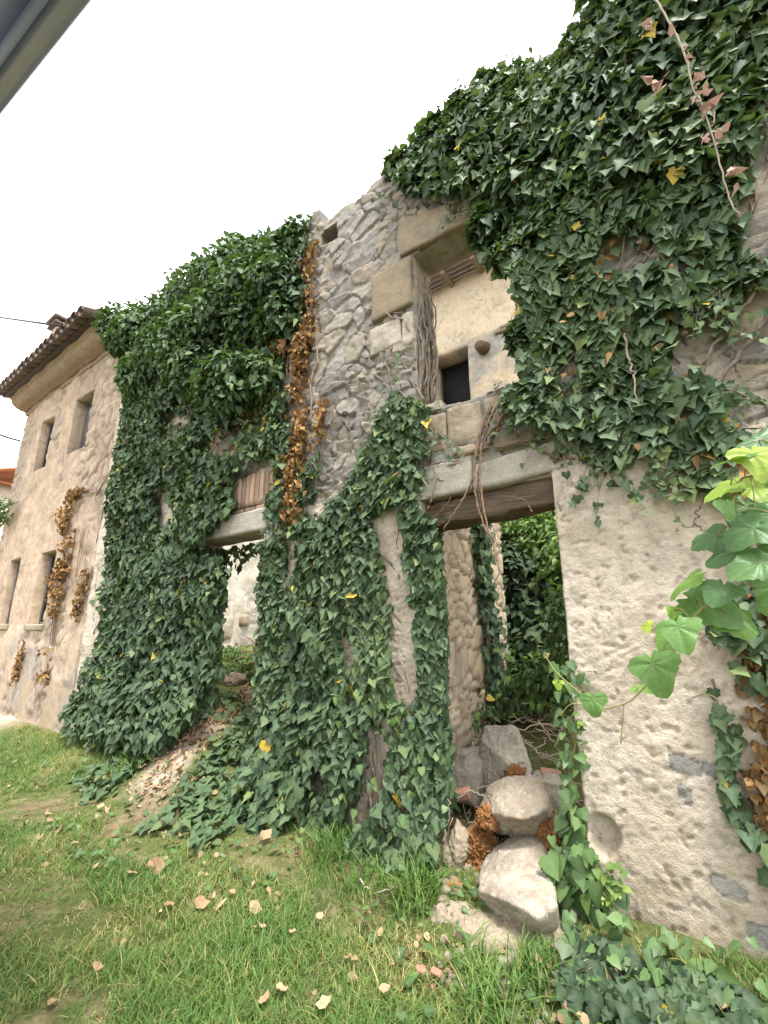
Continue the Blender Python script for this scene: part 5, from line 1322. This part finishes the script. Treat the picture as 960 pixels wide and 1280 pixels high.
V3 = blades(110000, (-11.5, .9), (-3.3, -.1), lambda x, y, g: (g.random(len(x)) < (2.9 / np.hypot(x, y + 3.04)).clip(0, 1)) & ~((np.abs(x + 4.62 + .12 * y) < .34) & (y > -.7)) & ~((x < -9.6) & (y > -.6)) & (n2(x, y, 5, 3, 91) > -.2), .015, .045, .003, .006, 8, .9)
n0_ = len(V2[0]); V2 = (np.concatenate([V2[0], V3[0]]), np.concatenate([V2[1], V3[1] + n0_]), np.concatenate([V2[2], V3[2] + n0_]), np.concatenate([V2[3], V3[3]]))
n1 = len(V1[0])
o = mesh_obj('grass', np.concatenate([V1[0], V2[0]]), [np.concatenate([V1[1], V2[1] + n1]), np.concatenate([V1[2], V2[2] + n1])], M['grass'], None, {'tint': np.concatenate([V1[3], V2[3]]), 'rib': np.zeros(n1 + len(V2[0]))})
tag(o, 'patchy short green lawn in front of the ruin', 'grass', kind='stuff')

def tuft(px, py, n, r, h, label, z=0.0, name='grass_tuft', grp='grass tufts along the wall foot'):
    c = G(px, py, z)
    V, Q, T, ti = blades(n * 3, (c[0] - r, c[0] + r), (c[1] - r, c[1] + r), lambda x, y, g: (np.hypot(x - c[0], y - c[1]) < r * np.sqrt(g.random(len(x)))), h * .5, h, .006, .011, int(px), .75)
    o = mesh_obj(name, V, [Q, T], M['grass'], None, {'tint': ti * .8, 'rib': ti * 0}, False, (c[0], c[1], z)); tag(o, label, 'grass tuft', grp)
tuft(520, 1148, 120, .16, .25, 'tallest bright grass tuft, at the foot of the ivy pier near the stone post')
tuft(470, 1120, 100, .18, .20, 'long grass tuft against the ivy left of the tallest tuft')
tuft(420, 1090, 110, .20, .22, 'grass tuft under the middle of the ivy pier')
tuft(160, 985, 160, .30, .24, 'bright tuft before the left ivy curtain')
tuft(100, 930, 160, .35, .26, 'far bright tuft at the left end of the ivy curtain')
tuft(300, 1035, 90, .2, .17, 'low tuft before the ivy at the path side')
tuft(650, 885, 160, .22, .34, 'paler grass inside the right doorway above the upright boulder', .75)
tuft(690, 890, 200, .26, .42, 'dark long grass inside the right doorway behind the boulders', .75)
tuft(590, 1215, 70, .12, .16, 'little tuft left of the slab in bare soil')
tuft(670, 1235, 120, .14, .22, 'tuft at the foot of the heart leaved vine')
tuft(610, 1260, 120, .16, .17, 'tuft at the bottom edge before the slab')

# small broad weeds
L = Leaves(); n = 1500; g = np.random.default_rng(9)
x = g.uniform(-7.5, .2, n); y = g.uniform(-1.6, -.25, n); k = (n2(x, y, 1.8, 3, 14) > .08) & (g.random(n) < np.clip(2.9 / np.hypot(x, y + 3), 0, 1)); x, y = x[k], y[k]; n = len(x)
pos = np.stack([x, y, ground_h(x, y) + g.uniform(.01, .07, n)], -1)
leafdir = np.stack([g.normal(0, 1, n), g.normal(0, 1, n), g.normal(-.1, .3, n)], -1)
o = leaf_mesh('weeds', None, HEART_T, pos, np.array([0, -.2, 1]) + g.normal(0, .3, (n, 3)), leafdir, g.uniform(.025, .06, n), g.uniform(.1, .9, n), M['heart']); tag(o, 'small broad leaved weeds scattered in the grass', 'weeds', kind='stuff')
# creeping cover on the ramp and the skirts of the ivy
L = Leaves(); n = 2600
x = g.uniform(-6.2, -3.0, n); y = g.uniform(-.85, .5, n)
k = (np.abs(x + 4.62 + .12 * y) > .36 + .15 * g.random(n)) & (g.random(n) < sstep(-.95, -.45, y)) & (np.abs(x + 4.5) < 1.2) & (n2(x, y, 2.4, 3, 17) > -.25)
k2 = (y > .1) & (g.random(n) < .25) & (np.abs(x + 4.5) < .8); k |= k2
x, y = x[k], y[k]; n = len(x)
pos = np.stack([x, y, ground_h(x, y) + g.uniform(.01, .10, n)], -1)
o = leaf_mesh('ground_cover', None, IVY_T, pos, np.array([0, -.4, 1]) + g.normal(0, .35, (n, 3)), np.stack([g.normal(0, 1, n), g.normal(-.4, .7, n), g.normal(-.2, .2, n)], -1), g.uniform(.06, .11, n), leaf_tints(n, pos, .2, .95, .01), M['ivy_far']); tag(o, 'low ivy ground cover on both sides of the dirt path', 'ground cover', kind='stuff')
# small debris round the boulders
if 4 not in _ICO: _ICO[4] = ico(4)
D0, T0 = ico(2); a = Acc()
for i in range(420):
    px, py, Y = rng.uniform(545, 715), rng.uniform(975, 1215), 0
    f_ = np.clip((1215 - py) / 240, 0, 1); Y = -.85 + 1.35 * f_ + rng.normal(0, .12)
    c = W(px, py, Y); c[2] = ground_h(c[0:1], c[1:2])[0] + .004
    s_ = .010 + .035 * rng.random() ** 3
    V = D0 * (1 + .35 * fbm(D0 * 1.3 + i * 3.3, 2, i % 9)[:, None]) * s_ * np.array([1, rng.uniform(.6, 1), rng.uniform(.5, .9)])
    th_ = rng.uniform(0, 6.3); V = np.stack([V[:, 0] * math.cos(th_) - V[:, 1] * math.sin(th_), V[:, 0] * math.sin(th_) + V[:, 1] * math.cos(th_), V[:, 2]], -1)
    a.add(V + c, None, T0, rng.random())
o = a.make('stone_chips', M['boulder_brown'], None, False); tag(o, 'stone chips and crumbs of mortar strewn among the boulders', 'rubble', kind='stuff')
# dead leaf litter on the path and the bare soil
n = 1300
t_ = g.random(n); x = -4.55 - .0 * t_ + g.normal(0, .2, n); y = g.uniform(-.62, 1.2, n); x -= .12 * y
x2 = g.uniform(-6, -.6, n); y2 = -.62 - .07 * (x2 + 2.6) + g.normal(0, .2, n); sel = g.random(n) < .28
x3 = g.uniform(-8, 0, n); y3 = g.uniform(-2.2, -.3, n); s3 = g.random(n) < .12
x = np.where(sel, x2, x); y = np.where(sel, y2, y); k = ~(sel & (n2(x, y, 2, 3, 23) < .0)); x = np.where(s3, x3, x); y = np.where(s3, y3, y); k |= s3; x, y = x[k], y[k]; n = len(x)
pos = np.stack([x, y, ground_h(x, y) + g.uniform(.012, .035, n)], -1)
o = leaf_mesh('leaf_litter', None, DRY_T, pos, np.array([0, 0, 1]) + g.normal(0, .45, (n, 3)), g.normal(0, 1, (n, 3)), g.uniform(.025, .058, n), g.random(n), M['fallen']); tag(o, 'pinkish brown leaf litter on the dirt path and along the wall foot', 'leaf litter', kind='stuff')

# single fallen leaves on the grass
FL = [(195, 1088, .15, 'large tan leaf standing on edge in the grass, largest of the fallen leaves', (1.1, .2, .4)), (218, 1057, .12, 'curled tan leaf just behind the largest fallen leaf', None), (208, 1139, .10, 'folded orange tan leaf in front of the largest fallen leaf', None), (250, 1136, .10, 'crumpled tan leaf right of the folded orange tan one', (.6, .4, 1)),
      (171, 1057, .06, 'small pale leaf left of the curled tan leaf', None), (331, 1062, .12, 'pair shaped pinkish leaf at the foot of the ivy pier', None), (104, 995, .10, None, None), (52, 990, .09, None, None), (125, 1012, .08, None, None), (164, 1095, .07, None, None), (158, 1070, .05, None, None), (270, 1047, .07, None, None), (318, 1140, .09, None, None), (329, 1165, .07, None, None), (350, 1245, .08, 'brown leaf nearest the bottom edge of the picture', None), (405, 1263, .08, None, None), (120, 1218, .06, None, None), (330, 1258, .06, None, None), (435, 1200, .06, None, None), (442, 1203, .05, None, None), (475, 1170, .06, None, None), (232, 985, .08, None, None), (118, 1026, .07, None, None), (60, 1070, .05, None, None), (165, 1125, .05, None, None), (206, 1120, .05, None, None), (270, 1075, .06, None, None), (290, 1120, .06, None, None), (240, 1030, .07, None, None), (195, 1010, .07, None, None), (365, 1170, .05, None, None), (400, 1150, .06, None, None), (480, 1240, .06, None, None)]
proto = None
for i, (px, py, s, lab, rot) in enumerate(FL):
    if i % 4 == 0:
        gg = np.random.default_rng(40 + i); k = 28; th = np.linspace(-np.pi, np.pi, k, endpoint=False)
        rad = .5 + .1 * np.cos(th) + .05 * np.cos(5 * th + gg.random()) + .03 * gg.normal(0, 1, k); A = np.concatenate([[[0, 0]], np.stack([np.sin(th) * rad * .5, np.cos(th) * rad * .5], -1), np.stack([np.sin(th) * rad, np.cos(th) * rad], -1)])
        zz = .55 * A[:, 0] ** 2 + .30 * A[:, 1] ** 2 + .12 * np.sin(A[:, 0] * 6 + gg.random() * 6) * A[:, 1] + .03 * gg.normal(0, 1, len(A))
        V = np.column_stack([A, zz]); T = np.stack([np.zeros(k, int), 1 + np.arange(k), 1 + (np.arange(k) + 1) % k], -1); Q = np.stack([1 + np.arange(k), 1 + k + np.arange(k), 1 + k + (np.arange(k) + 1) % k, 1 + (np.arange(k) + 1) % k], -1)
        proto = mesh_obj('fallen_leaf', V, [Q, T], M['fallen'], None, {'tint': np.full(len(V), gg.uniform(.3, 1)), 'rib': np.exp(-(A[:, 0] / .03) ** 2) * .6}, True, (0, 0, 0)); o = proto
    else:
        o = proto.copy(); C.objects.link(o)
    c = G(px, py, .03); o.location = (c[0], c[1], float(ground_h(c[0:1], c[1:2])[0]) + .045); o.scale = (s * .8, s * .62, s * .9)
    o.rotation_euler = rot if rot else (rng.normal(.25, .3), rng.normal(0, .3), rng.uniform(0, 6.3))
    tag(o, lab or 'small tan dead leaf lying flat in the grass', 'fallen leaf', 'fallen leaves on the grass')
# ------------------------------------------------------------------ sky, sun, camera
sc = bpy.context.scene
wd = bpy.data.worlds.new('World'); sc.world = wd; wd.use_nodes = True
nt = wd.node_tree; nt.nodes.clear()
EL, AZ = R(58), R(-60)             # high sun behind thin cloud; AZ = compass angle from +y towards +x
sd = np.array([math.sin(AZ) * math.cos(EL), math.cos(AZ) * math.cos(EL), math.sin(EL)])
sd = unit(np.array([.34, -.18, .92]))
EL = math.asin(sd[2]); AZ = math.atan2(sd[0], sd[1])
sky = nt.nodes.new('ShaderNodeTexSky'); sky.sky_type = 'NISHITA'; sky.sun_disc = False; sky.sun_elevation = EL; sky.sun_rotation = AZ
tc = nt.nodes.new('ShaderNodeTexCoord')
ns = nt.nodes.new('ShaderNodeTexNoise'); ns.inputs['Scale'].default_value = 2.6; ns.inputs['Detail'].default_value = 6; nt.links.new(tc.outputs['Generated'], ns.inputs['Vector'])
mr = nt.nodes.new('ShaderNodeMapRange'); mr.inputs['From Min'].default_value = .30; mr.inputs['From Max'].default_value = .52; mr.inputs['To Min'].default_value = .40; mr.inputs['To Max'].default_value = 1.0
nt.links.new(ns.outputs['Fac'], mr.inputs['Value'])
mx = nt.nodes.new('ShaderNodeMix'); mx.data_type = 'RGBA'; nt.links.new(mr.outputs[0], mx.inputs[0]); nt.links.new(sky.outputs[0], mx.inputs[6]); mx.inputs[7].default_value = (9.4, 9.5, 9.7, 1)
bg = nt.nodes.new('ShaderNodeBackground'); bg.inputs['Strength'].default_value = .10; nt.links.new(mx.outputs[2], bg.inputs['Color'])
ow = nt.nodes.new('ShaderNodeOutputWorld'); nt.links.new(bg.outputs[0], ow.inputs[0])
from mathutils import Vector
sl_ = bpy.data.lights.new('sun', 'SUN'); sl_.energy = 2.0; sl_.angle = R(12); sl_.color = (1, .955, .89)
so = bpy.data.objects.new('sun', sl_); C.objects.link(so); so.location = (-4, -3, 12)
so.rotation_euler = Vector(tuple(-sd)).to_track_quat('-Z', 'Y').to_euler()

cm = bpy.data.cameras.new('camera'); cm.sensor_fit = 'VERTICAL'; cm.sensor_height = 36; cm.sensor_width = 27; cm.lens = FOC / 1280 * 36; cm.clip_start = .02; cm.clip_end = 2000
co = bpy.data.objects.new('camera', cm); C.objects.link(co); co.location = tuple(CAM); co.rotation_euler = (R(90) + PITCH, 0, YAW)
sc.camera = co
sc.render.resolution_x, sc.render.resolution_y = 768, 1024
vs = sc.view_settings; vs.view_transform = 'Standard'; vs.look = 'None'; vs.exposure = 1.85; vs.gamma = 1; vs.use_curve_mapping = False

sc.cycles.max_bounces = 7; sc.cycles.diffuse_bounces = 3; sc.cycles.glossy_bounces = 2; sc.cycles.transmission_bounces = 3
